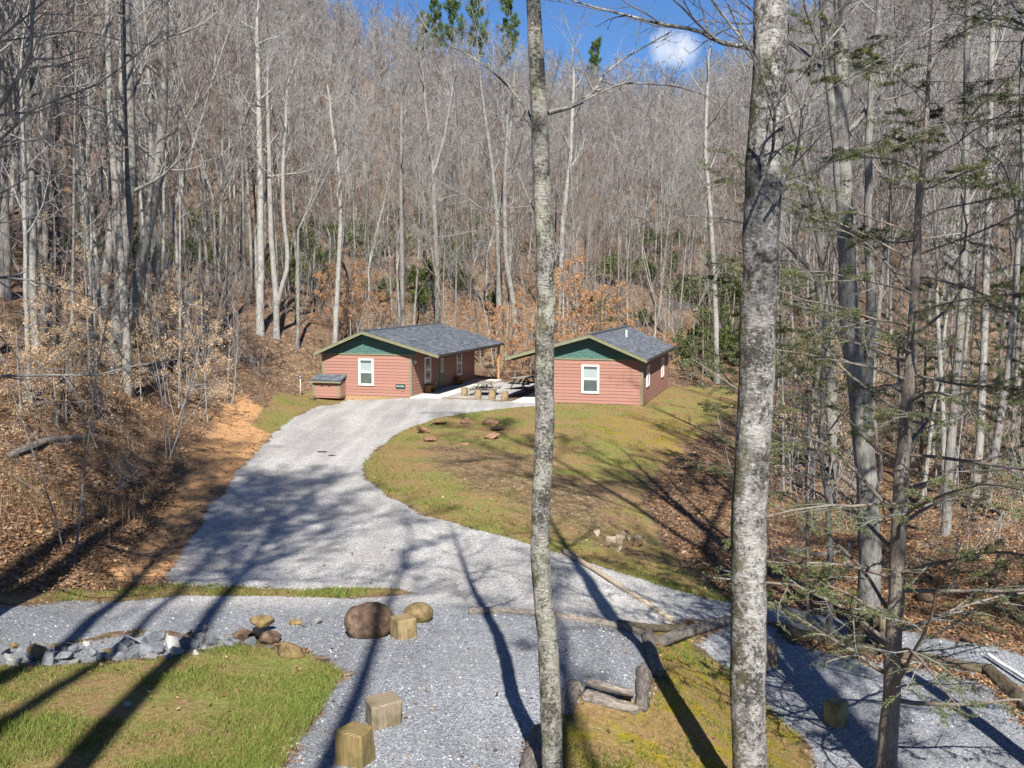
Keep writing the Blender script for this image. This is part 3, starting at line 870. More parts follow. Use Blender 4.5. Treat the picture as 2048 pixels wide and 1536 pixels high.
    for it in side_items:
        side = it[0]; u = 0 if side == 'porch' else -W; s = 1 if side == 'porch' else -1
        pl = lambda v, o, z, u=u, s=s: (U(u + s * o), v, z)
        if it[1] == 'win':
            window(root, it[2], it[3], it[4], it[5], pl, it[6])
        else:
            v0, v1, h = it[2], it[3], 2.10
            mb = MB()
            def bx(a, b, o0, o1, c, d):
                p = [pl(a, o0, c), pl(b, o0, c), pl(b, o1, c), pl(a, o1, c), pl(a, o0, d), pl(b, o0, d), pl(b, o1, d), pl(a, o1, d)]
                mb.hexa(p[:4], p[4:])
            bx(v0, v1, .012, .045, .08, h); door = mb.build('door', M['door'], root)
            mb = MB(); w = .09
            bx(v0 - w, v0, .014, .06, .06, h + w); bx(v1, v1 + w, .014, .06, .06, h + w); bx(v0, v1, .014, .06, h, h + w); mb.build('door_frame', M['trim'], root)
            mb = MB(); a, b, c, d = v0 + .2, v1 - .2, 1.05, 1.95
            bx(a, b, .046, .062, c, c + .05); bx(a, b, .046, .062, d - .05, d); bx(a, a + .05, .046, .062, c + .05, d - .05); bx(b - .05, b, .046, .062, c + .05, d - .05)
            mb.build('glass_frame', M['white'], door)
            mb = MB(); bx(a + .05, b - .05, .047, .052, c + .05, d - .05); mb.build('pane', M['glass'], door)
            mb = MB(); bx(v0 + .14, (v0 + v1) / 2 - .05, .046, .056, .25, .85); bx((v0 + v1) / 2 + .05, v1 - .14, .046, .056, .25, .85); mb.build('door_panel', M['door'], door)
            mb = MB(); bx(v1 - .1, v1 - .06, .046, .11, .98, 1.02); mb.build('handle', M['white'], door)
    return root, U


cabA, UA = cabin('cabin', 'larger red-sided cabin with slate roof, sign and porch with bench, left of the picnic tables', OA, L_A, False, (-3.29, -2.34, .625, 2.205),
                 [('porch', 'win', 2.05, 3.05, .62, 2.2, .0), ('porch', 'door', 4.65, 5.55), ('porch', 'win', 7.9, 8.85, .62, 2.2, .0)])
cabB, UB = cabin('cabin', 'nearer red-sided cabin with white pipe on its roof, half behind the slender trunk', OB, L_B, True, (-3.34, -2.36, .60, 2.17),
                 [('outer', 'win', 1.2, 2.1, .9, 2.1, .0), ('outer', 'win', 7.4, 8.3, .9, 2.1, .0)])
# pieces that only one cabin has
mb = MB(); mb.box(-.95, -.36, -.060, -.034, .50, .76); sg = mb.build('sign_board', flat_mat('sign_green', (.022, .05, .042), .1, 5, .5), cabA)
fc = bpy.data.curves.new('lettering', 'FONT'); fc.body = 'MITCHELL'; fc.size = .105; fc.extrude = .004; fc.align_x = 'CENTER'; fc.align_y = 'CENTER'; fc.space_character = 1.05
fo = bpy.data.objects.new('lettering', fc); COL.objects.link(fo)
me = bpy.data.meshes.new_from_object(fo.evaluated_get(bpy.context.evaluated_depsgraph_get())); bpy.data.objects.remove(fo)
me.materials.append(flat_mat('letter_mint', (.62, .80, .74), .02, 3, .6))
lt = obj('lettering', me, sg, (-.655, -.066, .635)); lt.rotation_euler = (math.pi / 2, 0, 0)
mb = MB(); mb.box(-.62, -.42, -.055, -.034, .36, .43); mb.build('vent_cover', flat_mat('vent_pink', (.30, .13, .10), .1, 5, .7), cabA)
mb = MB(); mb.box(.024, .09, .30, .42, 2.05, 2.15); mb.box(.09, .17, .27, .34, 1.96, 2.08); mb.box(.09, .17, .38, .45, 1.96, 2.08); mb.build('flood_light', M['white'], cabA)
mb = MB(); mb.box(.024, .05, 3.95, 4.05, .40, .53); mb.build('outlet_cover', M['white'], cabA)


def cyl(name, mat, par, p0, p1, r, m=12):
    P = np.array([[p0, p0, p1, p1]], float); P[0, 1] += (P[0, 2] - P[0, 1]) * .001; P[0, 2] -= (P[0, 2] - P[0, 1]) * .001
    v_, f_ = tubes([(P, np.array([[.001, r, r, .001]]), m)])
    return obj(name, mesh_np(name, v_, [f_], mats=[mat]), par)


cyl('vent_pipe', M['white'], cabA, (-4.6, 6.0, 3.1), (-4.6, 6.0, 3.75), .045)
cyl('vent_pipe', M['white'], cabB, (UB(-3.85), 5.2, 3.0), (UB(-3.85), 5.2, 3.86), .05)
mb = MB(); mb.box(.024, .10, 1.85 - .9, 1.97 - .9, 1.78, 1.9); mb.build('lamp', M['white'], cabB)

# lean-to storage bin against the gable of the far cabin
b0 = hw(OA, -5.9, -.75)
binr = thing('storage_bin', 'small red-sided lean-to bin with slate lid against the far cabin wall', 'storage bin', (b0[0], b0[1], 0), -HA)
mb = MB(); mb.box(0.02, 1.73, 0.02, .72, -.1, .86); mb.build('body', M['siding'], binr)
for k in range(5):
    mb = MB(); z0 = .02 + k * .178; mb.hexa([(.13, -.005, z0), (1.58, -.005, z0), (1.58, .02, z0), (.13, .02, z0)], [(.13, .012, min(z0 + .18, .88)), (1.58, .012, min(z0 + .18, .88)), (1.58, .02, min(z0 + .18, .88)), (.13, .02, min(z0 + .18, .88))]); mb.build('siding_board', M['siding'], binr)
    mb = MB(); mb.hexa([(1.755, .1, z0), (1.755, .66, z0), (1.73, .66, z0), (1.73, .1, z0)], [(1.738, .1, min(z0 + .18, .88)), (1.738, .66, min(z0 + .18, .88)), (1.73, .66, min(z0 + .18, .88)), (1.73, .1, min(z0 + .18, .88))]); mb.build('siding_board', M['siding'], binr)
for x0, x1 in ((-.01, .13), (1.58, 1.76)):
    mb = MB(); mb.box(x0, x1, -.025, .0, -.02, .88); mb.build('corner_board', M['trim'], binr)
mb = MB(); mb.box(1.735, 1.765, .64, .73, -.02, 1.1); mb.build('corner_board', M['trim'], binr)
mb = MB(); mb.hexa([(-.07, -.16, .86), (1.84, -.16, .86), (1.84, .73, 1.16), (-.07, .73, 1.16)], [(-.07, -.16, .93), (1.84, -.16, .93), (1.84, .73, 1.23), (-.07, .73, 1.23)], (.085, .097, .115)); lid = mb.build('lid', M['shingle'], binr)
mb = MB(); mb.box(-.08, 1.85, -.185, -.162, .80, .885); mb.build('lid_trim', M['trim'], lid)
g = np.random.default_rng(3)
mb = MB()
for i in range(6):
    x = -.07
    while x < 1.84:
        w = g.uniform(.2, .45); x1 = min(x + w - .005, 1.84); ya, yb = -.18 + i * .15, -.18 + (i + 1.1) * .15; za = .93 + (ya + .16) * .337
        c = np.array([.10, .115, .135]) * g.choice([.65, .85, 1.0, 1.3])
        mb.hexa([(x, ya, za), (x1, ya, za), (x1, yb, za + .055), (x, yb, za + .055)], [(x, ya, za + .018), (x1, ya, za + .018), (x1, yb, za + .058), (x, yb, za + .058)], c); x += w
mb.build('lid_shingles', M['shingle'], lid, kind='stuff')
for x in (.52, 1.0):
    mb = MB(); mb.box(x, x + .13, -.04, -.006, .60, .64); mb.build('latch', M['metal_dark'], binr)

# concrete porch slabs
for nm, O, u0, u1, L, U in (('porch_slab', OA, .0, 1.95, L_A, UA), ('porch_slab', OB, .0, 1.6, L_B, UB)):
    mb = MB(); n_ = 5
    for k in range(n_):
        y0 = -.35 + (L + .4) * k / n_; y1 = -.35 + (L + .4) * (k + 1) / n_
        mb.box(U(u0 + .03), U(u1), y0 + .006, y1 - .006, -.25, .055)
    o = mb.build(nm, M['concrete'], None, .01, kind='structure'); o.location = (O[0], O[1], 0); o.rotation_euler = (0, 0, -HA)

# porch benches
def bench(v, label):
    p = hw(OA, .28, v); r = thing('porch_bench', label, 'bench', (p[0], p[1], .055), -HA, 'small wooden benches on the porch')
    c = (.22, .115, .04)
    for k in range(2):
        mb = MB(); mb.box(-.2 + k * .2, -.01 + k * .2, -.42, .42, .42, .46, c); mb.build('seat_plank', M['plank'], r, .004)
    for s in (-1, 1):
        mb = MB(); mb.box(-.18, .17, s * .34 - .03, s * .34 + .03, 0, .42, c); mb.build('leg', M['plank'], r, .004)
    mb = MB(); mb.box(.13, .16, -.31, .31, .30, .41, c); mb.build('apron', M['plank'], r)


bench(2.35, 'small wooden bench on the porch under the window nearest the gable')
bench(7.6, 'small wooden bench on the porch past the green door')


# picnic tables
def picnic(u, v, rz, label):
    p = hw(OA, u, v); r = thing('picnic_table', label, 'picnic table', (p[0], p[1], gz(p[0], p[1])[0]), -HA + rz, 'picnic tables between the cabins')
    c = np.array((.23, .20, .175)); g = np.random.default_rng(int(v * 10))
    for k in range(5):
        mb = MB(); x = -.38 + k * .153; mb.box(x, x + .145, -.95, .95, .72, .76, c * g.uniform(.8, 1.2)); mb.build('top_plank', M['plank'], r, .006)
    for s in (-1, 1):
        for k in range(2):
            mb = MB(); x = s * .70 - .14 + k * .143; mb.box(x, x + .135, -.95, .95, .42, .46, c * g.uniform(.8, 1.2)); mb.build('seat_plank', M['plank'], r, .006)
    for y in (-.62, .62):
        for s in (-1, 1):
            mb = MB(); mb.beam((s * .62, y, 0), (s * .2, y, .72), .09, .045, (.16, .13, .10)); mb.build('leg', M['plank'], r)
        mb = MB(); mb.beam((-.82, y + .06, .385), (.82, y + .06, .385), .04, .1, (.16, .13, .10)); mb.build('seat_beam', M['plank'], r)
        mb = MB(); mb.beam((0, y, .39), (0, y * .3, .70), .04, .08, (.16, .13, .10)); mb.build('brace', M['plank'], r)


picnic(3.7, 2.4, .10, 'weathered picnic table right behind the row of short posts')
picnic(5.0, 6.4, -.35, 'weathered picnic table farther back between the cabins')

# ---- cut wooden blocks
t = NT('cut_timber'); v = t.coord(); c = t.attr().outputs['Color']
w1 = t.n('ShaderNodeTexWave', wave_type='RINGS', rings_direction='Z', Vector=t.n('ShaderNodeMapping', Vector=v, Location=(.07, -.05, 0)).outputs[0], Scale=14.0, Distortion=3.5, Detail=3.0).outputs['Fac']
n = t.noise(t.mapping(v, (10, 10, .9)), 3.0, 6, .75, .3); big = t.noise(v, 5, 4, .6)
nz = t.n('ShaderNodeSeparateXYZ', Vector=t.coord('Normal')).outputs[2]
grain = t.mix(t.math('GREATER_THAN', t.math('ABSOLUTE', nz), .6), t.ramp(n, (.30, .30), (.44, .78), (.58, 1.0), (.75, 1.25)), t.ramp(w1, (.2, .55), (.8, 1.05)))
col = t.mix(1.0, c, grain, 'MULTIPLY'); col = t.mix(t.ramp(big, (.46, 0.0), (.66, .75)), col, (.075, .066, .022, 1))
M['timber'] = t.done(col, .85, t.bump(n, .4, .01))


def block(px, py, w, h, rz, label, c=(.36, .26, .12), d2=None, tilt=0, group='sawn timber blocks', sub=0.0):
    p = ground(px, py); mb = MB(); d2 = d2 or w; g = np.random.default_rng(int(px)); j = lambda: g.normal(0, w * .032)
    lo = [(-w / 2 + j(), -d2 / 2 + j(), -.08), (w / 2 + j(), -d2 / 2 + j(), -.08), (w / 2 + j(), d2 / 2 + j(), -.08), (-w / 2 + j(), d2 / 2 + j(), -.08)]
    up = [(x * .985 + j(), y * .985 + j(), h + j()) for x, y, _ in lo]
    mb.hexa(lo, up, c)
    o = mb.build('timber_block', M['timber'], None, .02, loc=(p[0], p[1], p[2])); o.rotation_euler = (tilt, 0, rz)
    return tag(o, label, 'wood block', group)


block(712, 1522, .33, .38, -.35, 'mossy upright sawn block lowest in the frame on the gravel', (.205, .15, .065))
block(768, 1447, .36, .30, .42, 'grey-faced sawn block with a knot just behind the lowest block', (.22, .18, .125), .33)
block(806, 1272, .34, .33, .55, 'pale sawn block beside the big brown boulder', (.25, .185, .095))
block(1673, 1448, .30, .40, .6, 'mossy pale post block alone on the lower gravel pad', (.30, .26, .13))
block(1536, 1327, .26, .40, .2, 'brown post block half hidden behind the thick pale trunk', (.24, .17, .12))
for px, py, l in ((929, 792, 'leaning pale short post, leftmost of the row before the picnic tables'), (957, 797, 'tan short post second from the left before the picnic tables'),
                  (985, 798, 'tan short post third from the left before the picnic tables'), (1010, 800, 'grey short post nearest the near cabin in the row')):
    block(px, py, .32, .50, -HA, l, (.30, .225, .135), group='short posts before the picnic tables')
e0, e1 = hw(OA, 2.0, -.28), hw(OA, 5.55, -.30)
mb = MB(); mb.beam((e0[0], e0[1], .03), (e1[0], e1[1], .0), .14, .14, (.20, .16, .12)); tag(mb.build('edging_timber', M['plank'], None, .01), 'dark timber edging along the foot of the short posts', 'timber')

# small stake sign and drain cover by the far cabin
p = ground(601, 792)
sk = thing('stake_sign', 'small round purple marker on a thin white stake left of the bin', 'sign', tuple(p))
cyl('stake', M['white'], sk, (0, 0, -.1), (0, 0, 1.02), .018, 8)
cyl('marker', flat_mat('marker_purple', (.05, .045, .14), .1, 5, .5), sk, (0, -.03, 1.12), (0, .0, 1.12), .10, 16)
cyl('rosette', M['white'], sk, (0, -.036, 1.12), (0, -.028, 1.12), .035, 10)
p = ground(625, 799)
dr = cyl('drain_cover', M['metal_dark'], None, (0, 0, -.02), (0, 0, .05), .24, 20); dr.location = p; tag(dr, 'black round drain cover in the grass before the bin', 'drain cover')

# ------------------------------------------------------------------ stones
def stone_mat(name, a, b, c, moss=0.0):
    t = NT(name); v = t.coord(); n = t.noise(v, 7, 7, .72); n2 = t.noise(v, 2.4, 4)
    col = t.ramp(n, (.3, a), (.5, b), (.72, c))
    if moss: col = t.mix(t.ramp(n2, (.5, 0.0), (.62, moss)), col, (.16, .125, .03, 1))
    col = t.mix(1.0, col, t.ramp(t.rnd(), (0, .72), (1, 1.15)), 'MULTIPLY')
    return t.done(col, .88, t.bump(n, .6, .03))


M['st_grey'] = stone_mat('stone_slate', (.06, .066, .075, 1), (.135, .145, .16, 1), (.25, .265, .285, 1))
M['st_white'] = stone_mat('stone_quartz', (.16, .155, .147, 1), (.30, .295, .28, 1), (.43, .42, .41, 1))
M['st_tan'] = stone_mat('stone_ochre', (.07, .045, .02, 1), (.185, .13, .06, 1), (.33, .25, .135, 1), .5)
M['st_brown'] = stone_mat('stone_boulder', (.028, .018, .013, 1), (.085, .055, .038, 1), (.22, .155, .11, 1), .12)
M['st_clod'] = stone_mat('mud_clod', (.02, .018, .016, 1), (.05, .045, .04, 1), (.09, .08, .07, 1))
M['st_red'] = stone_mat('stone_rust', (.10, .052, .035, 1), (.22, .12, .075, 1), (.33, .21, .13, 1))
M['st_pile'] = stone_mat('stone_pile', (.17, .125, .08, 1), (.29, .235, .17, 1), (.42, .36, .29, 1))


def stone(px, py, w, h, mat, seed, label, rz=0, name='stone', cat='stone', group=None, d2=None, cuts=13, round_=False, sink=.18, small=False, rough=.15, tilt=(0, 0)):
    p = ground(px, py)
    me = rock_mesh(seed, (w / 2, (d2 or w * .75) / 2, h / 2 * 1.15), cuts, rough, M[mat], name, round_, small)
    o = obj(name, me, None, (p[0], p[1], p[2] - h * sink)); o.rotation_euler = (tilt[0], tilt[1], rz)
    return tag(o, label, cat, group)


stone(737, 1268, .88, .56, 'st_brown', 4, 'big smooth dark brown boulder beside the pale sawn block', .1, 'boulder', 'boulder', d2=.62, cuts=7, round_=True, rough=.07)
stone(836, 1242, .52, .34, 'st_tan', 8, 'ochre lichen-spotted boulder behind the sawn block', .3, 'boulder', 'boulder', cuts=9, round_=True, rough=.10)
stone(526, 1264, .42, .17, 'st_tan', 12, 'ochre flat capstone bridging the black pipe mouth', .1, 'rock', 'rock', sink=-.5, round_=True)
stone(488, 1282, .34, .24, 'st_brown', 13, 'greenish brown rock left of the pipe mouth', .5, 'rock', 'rock', round_=True)
stone(541, 1284, .38, .20, 'st_brown', 14, 'grey brown rock right of the pipe mouth', .9, 'rock', 'rock', round_=True)
stone(583, 1312, .52, .22, 'st_tan', 15, 'long ochre rock at the corner of the near grass', -.35, 'rock', 'rock', d2=.34, round_=True)
stone(592, 1248, .26, .10, 'st_tan', 16, 'flat ochre rock alone on the gravel left of the boulder', .2, 'rock', 'rock', round_=True)
stone(613, 1252, .20, .13, 'st_grey', 17, 'small grey rock next to the flat ochre rock on gravel', .2, 'rock', 'rock', small=True)
stone(636, 1247, .20, .10, 'st_white', 18, 'white chip of quartz left of the brown boulder', .9, 'rock', 'rock', small=True)
p = ground(507, 1283)
Pc = np.array([[(0, -.04, 0), (0, .30, -.03)]]); v1, f1 = tubes([(Pc, np.array([[.10, .10]]), 20)]); v2, f2 = tubes([(Pc, np.array([[.085, .085]]), 20)])
cu = obj('culvert_pipe', mesh_np('culvert_pipe', np.r_[v1, v2], [f1, f2[:, ::-1] + len(v1)], mats=[flat_mat('black_plastic', (.012, .012, .013), .1, 5, .5)]), None, (p[0], p[1], p[2] + .05))
tag(cu, 'black culvert pipe mouth between the brown rocks', 'pipe')
for i, (px, py, w, h, rz, l) in enumerate([(846, 866, .55, .42, .4, 'upright brown stone at the left of the ring on the grass'), (876, 848, .95, .22, .1, 'long flat rust stone at the back left of the ring'),
                                          (862, 883, .85, .24, -.3, 'wedge of dark stone with an orange foot at the ring front left'), (930, 846, .62, .28, .5, 'small peaked stone at the back of the ring'),
                                          (983, 849, .85, .26, .0, 'broad rust stone at the back right of the ring'), (994, 861, .70, .26, .2, 'dark rounded stone at the right of the ring'),
                                          (983, 878, .75, .30, .6, 'grey brown stone at the front right of the ring'), (930, 889, .95, .14, .1, 'low flat brown stone at the front of the ring')]):
    stone(px, py, w, h, 'st_brown' if i in (5,) else 'st_red', 30 + i, l, rz, 'ring_stone', 'stone', 'stones set in a ring on the grass', round_=i in (4, 5))
g = np.random.default_rng(77)
for i in range(13):
    stone(1240 + g.normal(0, 20), 1080 + g.normal(0, 11) + 4, g.uniform(.2, .42), g.uniform(.14, .26), 'st_pile', 60 + i, 'pale tan angular stone in the heap below the grass slope', g.random() * 6, 'heap_stone', 'stone', 'pale stones heaped below the grass slope', small=True)
stone(1277, 1092, .42, .2, 'st_tan', 81, 'yellowish slab tipped at the right end of the stone heap', .4, 'heap_stone', 'stone', 'pale stones heaped below the grass slope', small=True)
RIP = [(8, 1305, .34, 'st_grey'), (52, 1300, .46, 'st_grey'), (75, 1318, .5, 'st_tan'), (115, 1305, .34, 'st_grey'), (60, 1320, .3, 'st_grey'), (95, 1328, .4, 'st_grey'), (130, 1318, .42, 'st_grey'),
       (28, 1330, .32, 'st_white'), (148, 1305, .26, 'st_grey'), (170, 1290, .2, 'st_white'), (12, 1322, .3, 'st_white'), (180, 1313, .28, 'st_grey'), (205, 1320, .3, 'st_grey'), (240, 1302, .36, 'st_grey'),
       (255, 1292, .34, 'st_grey'), (235, 1318, .3, 'st_grey'), (268, 1315, .26, 'st_grey'), (282, 1288, .3, 'st_grey'), (296, 1305, .36, 'st_grey'), (310, 1284, .46, 'st_grey'), (328, 1278, .26, 'st_white'),
       (320, 1308, .34, 'st_grey'), (345, 1297, .44, 'st_white'), (352, 1310, .3, 'st_white'), (378, 1268, .2, 'st_white'), (376, 1300, .4, 'st_grey'), (300, 1318, .26, 'st_white'), (400, 1285, .32, 'st_grey'),
       (405, 1262, .34, 'st_grey'), (425, 1290, .34, 'st_grey'), (412, 1300, .22, 'st_white'), (440, 1280, .3, 'st_grey'), (470, 1288, .3, 'st_grey'), (455, 1296, .24, 'st_grey'), (500, 1290, .3, 'st_grey'),
       (-30, 1310, .4, 'st_grey'), (-60, 1318, .36, 'st_grey'), (-20, 1328, .34, 'st_grey'), (150, 1325, .25, 'st_white'), (215, 1305, .22, 'st_tan'), (365, 1285, .24, 'st_tan'), (392, 1310, .2, 'st_white'), (340, 1320, .22, 'st_grey'),
       (110, 1292, .22, 'st_tan'), (30, 1296, .26, 'st_tan')]
g = np.random.default_rng(12)
for i, (px, py, w, m) in enumerate(RIP):
    sz_ = 'large' if w > .4 else 'middling' if w > .29 else 'small'
    sd_ = 'on its gravel side' if py < 1296 else 'on its grass side' if py > 1314 else 'in its middle'
    se_ = ['past the left end of the swale', 'at the left end of the swale', 'in the left part of the swale', 'left of the swale centre', 'right of the swale centre', 'in the right part of the swale', 'near the pipe mouth'][int(np.digitize(px, [0, 70, 150, 240, 330, 415]))]
    kd_ = {'st_grey': 'slate-grey angular stone', 'st_white': 'white quartz stone', 'st_tan': 'flat tan stone'}[m]
    lab = f'{sz_} {kd_} {se_} {sd_}'
    lab_ = {'st_grey': 'angular slate-grey stone lying in the rocky swale beside the near grass', 'st_white': 'white quartz stone lying in the rocky swale beside the near grass', 'st_tan': 'tan flat stone lying in the rocky swale beside the near grass'}[m]
    stone(px, py, w * .88, w * g.uniform(.3, .55), m, 100 + i, lab, g.random() * 6, 'swale_stone', 'stone', {'st_grey': 'grey swale stones', 'st_white': 'white swale stones', 'st_tan': 'tan swale stones'}[m],
          small=True, cuts=16, rough=.05, sink=.2, tilt=(g.normal(0, .25), g.normal(0, .25)))
for i, (px, py, w, m, l) in enumerate([(1255, 1396, .2, 'st_tan', 'small round tan rock tucked against the upright log'), (1932, 1283, .26, 'st_brown', 'round brown rock beside the lower road'),
                                       (1848, 1200, .5, 'st_brown', 'mossy dark rock on the leaf-strewn bank'), (257, 1415, .12, 'st_white', 'white chip of rock alone in the near grass')]):
    stone(px, py, w, w * .6, m, 200 + i, l, i, 'rock', 'rock', round_=True, small=True)

for px, py, w, l in ((644, 904, .42, 'dark clod of mud lying in the drive'), (664, 911, .30, 'smaller dark clod right of the other in the drive')):
    stone(px, py, w, w * .16, 'st_clod', 230 + int(w * 10), l, .4, 'mud_clod', 'clod', round_=True, small=True, sink=.3)

# ------------------------------------------------------------------ logs
M['log'] = bark_mat('old_log', (.045, .036, .03, 1), (.17, .145, .125, 1), (.34, .305, .275, 1), .35, 1.6, .2)
M['log_moss'] = bark_mat('mossy_log', (.05, .04, .03, 1), (.13, .105, .07, 1), (.24, .20, .13, 1), .95, 1.6, .1)
M['log_bare'] = bark_mat('bare_pole', (.26, .20, .13, 1), (.46, .38, .28, 1), (.60, .52, .42, 1), 0, 2.0, .2)


def log(pts, r, label, mat='log', seed=0, lift=.42, group=None, name='log', cat='log', world_=False):
    g = np.random.default_rng(seed)
    P = np.array(pts, float) if world_ else np.array([ground(*q) + np.array([0, 0, r * lift]) for q in pts])
    n = 26; s = np.linspace(0, len(P) - 1, n); i = np.minimum(s.astype(int), len(P) - 2); f = (s - i)[:, None]
    L = P[i] * (1 - f) + P[i + 1] * f
    L[1:-1] += g.normal(0, r * .04, (n - 2, 3))
    L = np.concatenate([L[:1] + (L[1] - L[0]) * .001, L, L[-1:]])
    rad = r * (1 + g.normal(0, .015, n + 2) + .18 * (fbm(np.arange(n + 2) * .22, np.full(n + 2, seed * 3.7), seed) - .5)) * np.linspace(1.08, .9, n + 2); rad[0] = rad[-1] = .004; rad[1] *= g.uniform(.75, .95); rad[-2] *= g.uniform(.7, .95)
    m = 14; v_, f_ = tubes([(L[None], rad[None], m)])
    ctr = np.repeat(L, m, 0); k = 1 + .42 * (vnoise(np.tile(np.arange(m), n + 2) * 1.0, np.repeat(np.arange(n + 2), m) * .10, seed) - .5)
    v_ = ctr + (v_ - ctr) * k[:, None]
    b = L[0]; qd = Vector(L[-1] - L[0]).to_track_quat('Z', 'Y'); Rm = np.array(qd.to_matrix())
    o = obj(name, mesh_np(name, (v_ - b) @ Rm, [f_], smooth=True, mats=[M[mat]]), None, tuple(b)); o.rotation_euler = qd.to_euler()
    return tag(o, label, cat, group)


log([(938, 1226), (1020, 1227), (1104, 1234)], .075, 'pale grey log with a split end behind the slender trunk', 'log', 1)
log([(1108, 1236), (1200, 1250), (1288, 1272)], .085, 'weathered long log bordering the upper gravel right of the slender trunk', 'log', 2)
log([(1293, 1268), (1302, 1310), (1316, 1355)], .10, 'short grey log at the upper edge of the mossy bank', 'log', 3)
log([(1286, 1345), (1284, 1380), (1283, 1424)], .10, 'cracked grey log set on end along the mossy bank', 'log', 4)
log([(1168, 1397), (1220, 1412), (1276, 1428)], .085, 'lower grey log of the pair lying at the terrace corner', 'log', 5)
log([(1172, 1386), (1220, 1400), (1266, 1410)], .06, 'thin upper log of the pair lying at the terrace corner', 'log', 6, 2.6)
log([(1152, 1378), (1142, 1395), (1128, 1430)], .105, 'splintered thick stub of log right beside the slender trunk', 'log', 7)
log([(1090, 1470), (1070, 1515), (1045, 1580)], .125, 'big decayed log by the bottom edge left of the slender trunk', 'log', 8)
log([(1318, 1290), (1380, 1268), (1462, 1242)], .105, 'dark hollow log reaching behind the thick pale trunk', 'log', 9)
log([(1236, 1253), (1320, 1262), (1400, 1256)], .08, 'moss-covered low log at the foot of the pale rail', 'log_moss', 10)
log([(1555, 1262), (1640, 1280), (1720, 1302), (1850, 1322), (1972, 1346)], .11, 'long mossy log bordering the lower gravel pad', 'log_moss', 11)
log([(1976, 1345), (2030, 1395), (2090, 1470)], .13, 'dark mossy log at the right edge of the lower gravel pad', 'log_moss', 12)
log([(1127, 1105), (1230, 1170), (1345, 1246)], .062, 'thin bare pale pole lying along the edge of the drive', 'log_bare', 13, .9, name='rail', cat='pole')
log([(1974, 1318), (2010, 1342), (2060, 1374)], .04, 'white pipe lying beside the lower road', 'log_bare', 14, 2.5, name='pipe', cat='pipe')
bpy.data.objects['pipe'].data.materials[0] = M['white']

for i, (pp, r_, l) in enumerate([([(300, 640), (380, 612), (455, 585)], .13, 'fallen dark trunk lying across the upper left bank'), ([(20, 905), (90, 880), (180, 872)], .10, 'fallen grey trunk low on the left bank'),
                                ([(1560, 905), (1640, 930), (1720, 985)], .14, 'fallen mossy trunk in the ravine beyond the thick pale trunk'), ([(1850, 1010), (1930, 1000), (2010, 1035)], .12, 'fallen grey trunk in the ravine at the far right'),
                                ([(1560, 1110), (1640, 1130), (1700, 1120)], .07, 'thin fallen bough on the leaf-covered bank')]):
    log(pp, r_, l, 'log', 40 + i, .8, name='fallen_trunk', cat='fallen trunk')

# hollow stump by the lower road
p = ground(1738, 1284)
st = thing('hollow_stump', 'tall hollow cut stump with a dark gap by the lower road', 'stump', tuple(p))
g = np.random.default_rng(5)
for a0, a1, nm in ((-2.9, -1.75, 'shell'), (-1.25, 2.9, 'shell')):
    n = 14; aa = np.linspace(a0, a1, n); hh = .62 + .05 * np.sin(aa * 5); ro = .42 * (1 + .06 * np.sin(aa * 7)); ri = ro - .13
    V_ = np.concatenate([np.c_[ro * np.cos(aa), ro * np.sin(aa), aa * 0 - .1], np.c_[ro * .95 * np.cos(aa), ro * .95 * np.sin(aa), hh], np.c_[ri * np.cos(aa), ri * np.sin(aa), hh], np.c_[ri * np.cos(aa), ri * np.sin(aa), aa * 0 - .1]])
    fs = []
    for k in range(3):
        i = np.arange(n - 1) + k * n; fs.append(np.stack([i, i + 1, i + 1 + n, i + n], -1))
    fs.append(np.array([[0, n, 2 * n, 3 * n], [n - 1, 4 * n - 1, 3 * n - 1, 2 * n - 1]]))
    obj(nm, mesh_np(nm, V_, [np.concatenate(fs)], mats=[M['log_moss']]), st)

# ------------------------------------------------------------------ trees
M['bark_birch'] = bark_mat('bark_lichen_grey', (.095, .088, .075, 1), (.32, .308, .28, 1), (.54, .53, .49, 1), .7, 2.3, .8, lichen=(.45, .455, .36, 1), bands=True, shade_moss=.10)
M['bark_near'] = bark_mat('bark_blotched_white', (.075, .07, .062, 1), (.26, .25, .23, 1), (.52, .51, .485, 1), .75, 1.4, .8, lichen=(.50, .495, .46, 1), bands=True, shade_moss=.13)
M['bark_hemlock'] = bark_mat('bark_hemlock', (.075, .06, .05, 1), (.19, .155, .13, 1), (.31, .27, .24, 1), .25, 2.2, .3)


def near_trunk(pts, d, base, wpx, sides=28, seed=0, rough=.06):
    """a close trunk from its outline: image heights give real heights at its distance"""
    g = np.random.default_rng(seed)
    P = [np.array(base)] + [at(px, py, d) for px, py in pts]
    P = np.array(P); rad = np.array([wpx[0] * 1.15] + list(wpx)) / F_PX * d / 2
    n = 220; s = np.linspace(0, len(P) - 1, n); i = np.minimum(s.astype(int), len(P) - 2); f = s - i; f2 = (f * f * (3 - 2 * f))[:, None]
    L = P[i] * (1 - f[:, None]) + P[i + 1] * f[:, None]
    k = np.ones(15) / 15
    for c in range(2):
        L[7:-7, c] = np.convolve(np.pad(L[:, c], 7, 'edge'), k, 'valid')[7:-7]
    L = L + np.c_[(fbm(np.arange(n) * .085, np.full(n, seed), seed) - .5) * rad.mean() * .5, np.zeros(n), np.zeros(n)]
    rr = rad[i] * (1 - f) + rad[i + 1] * f
    return L[None], rr[None]


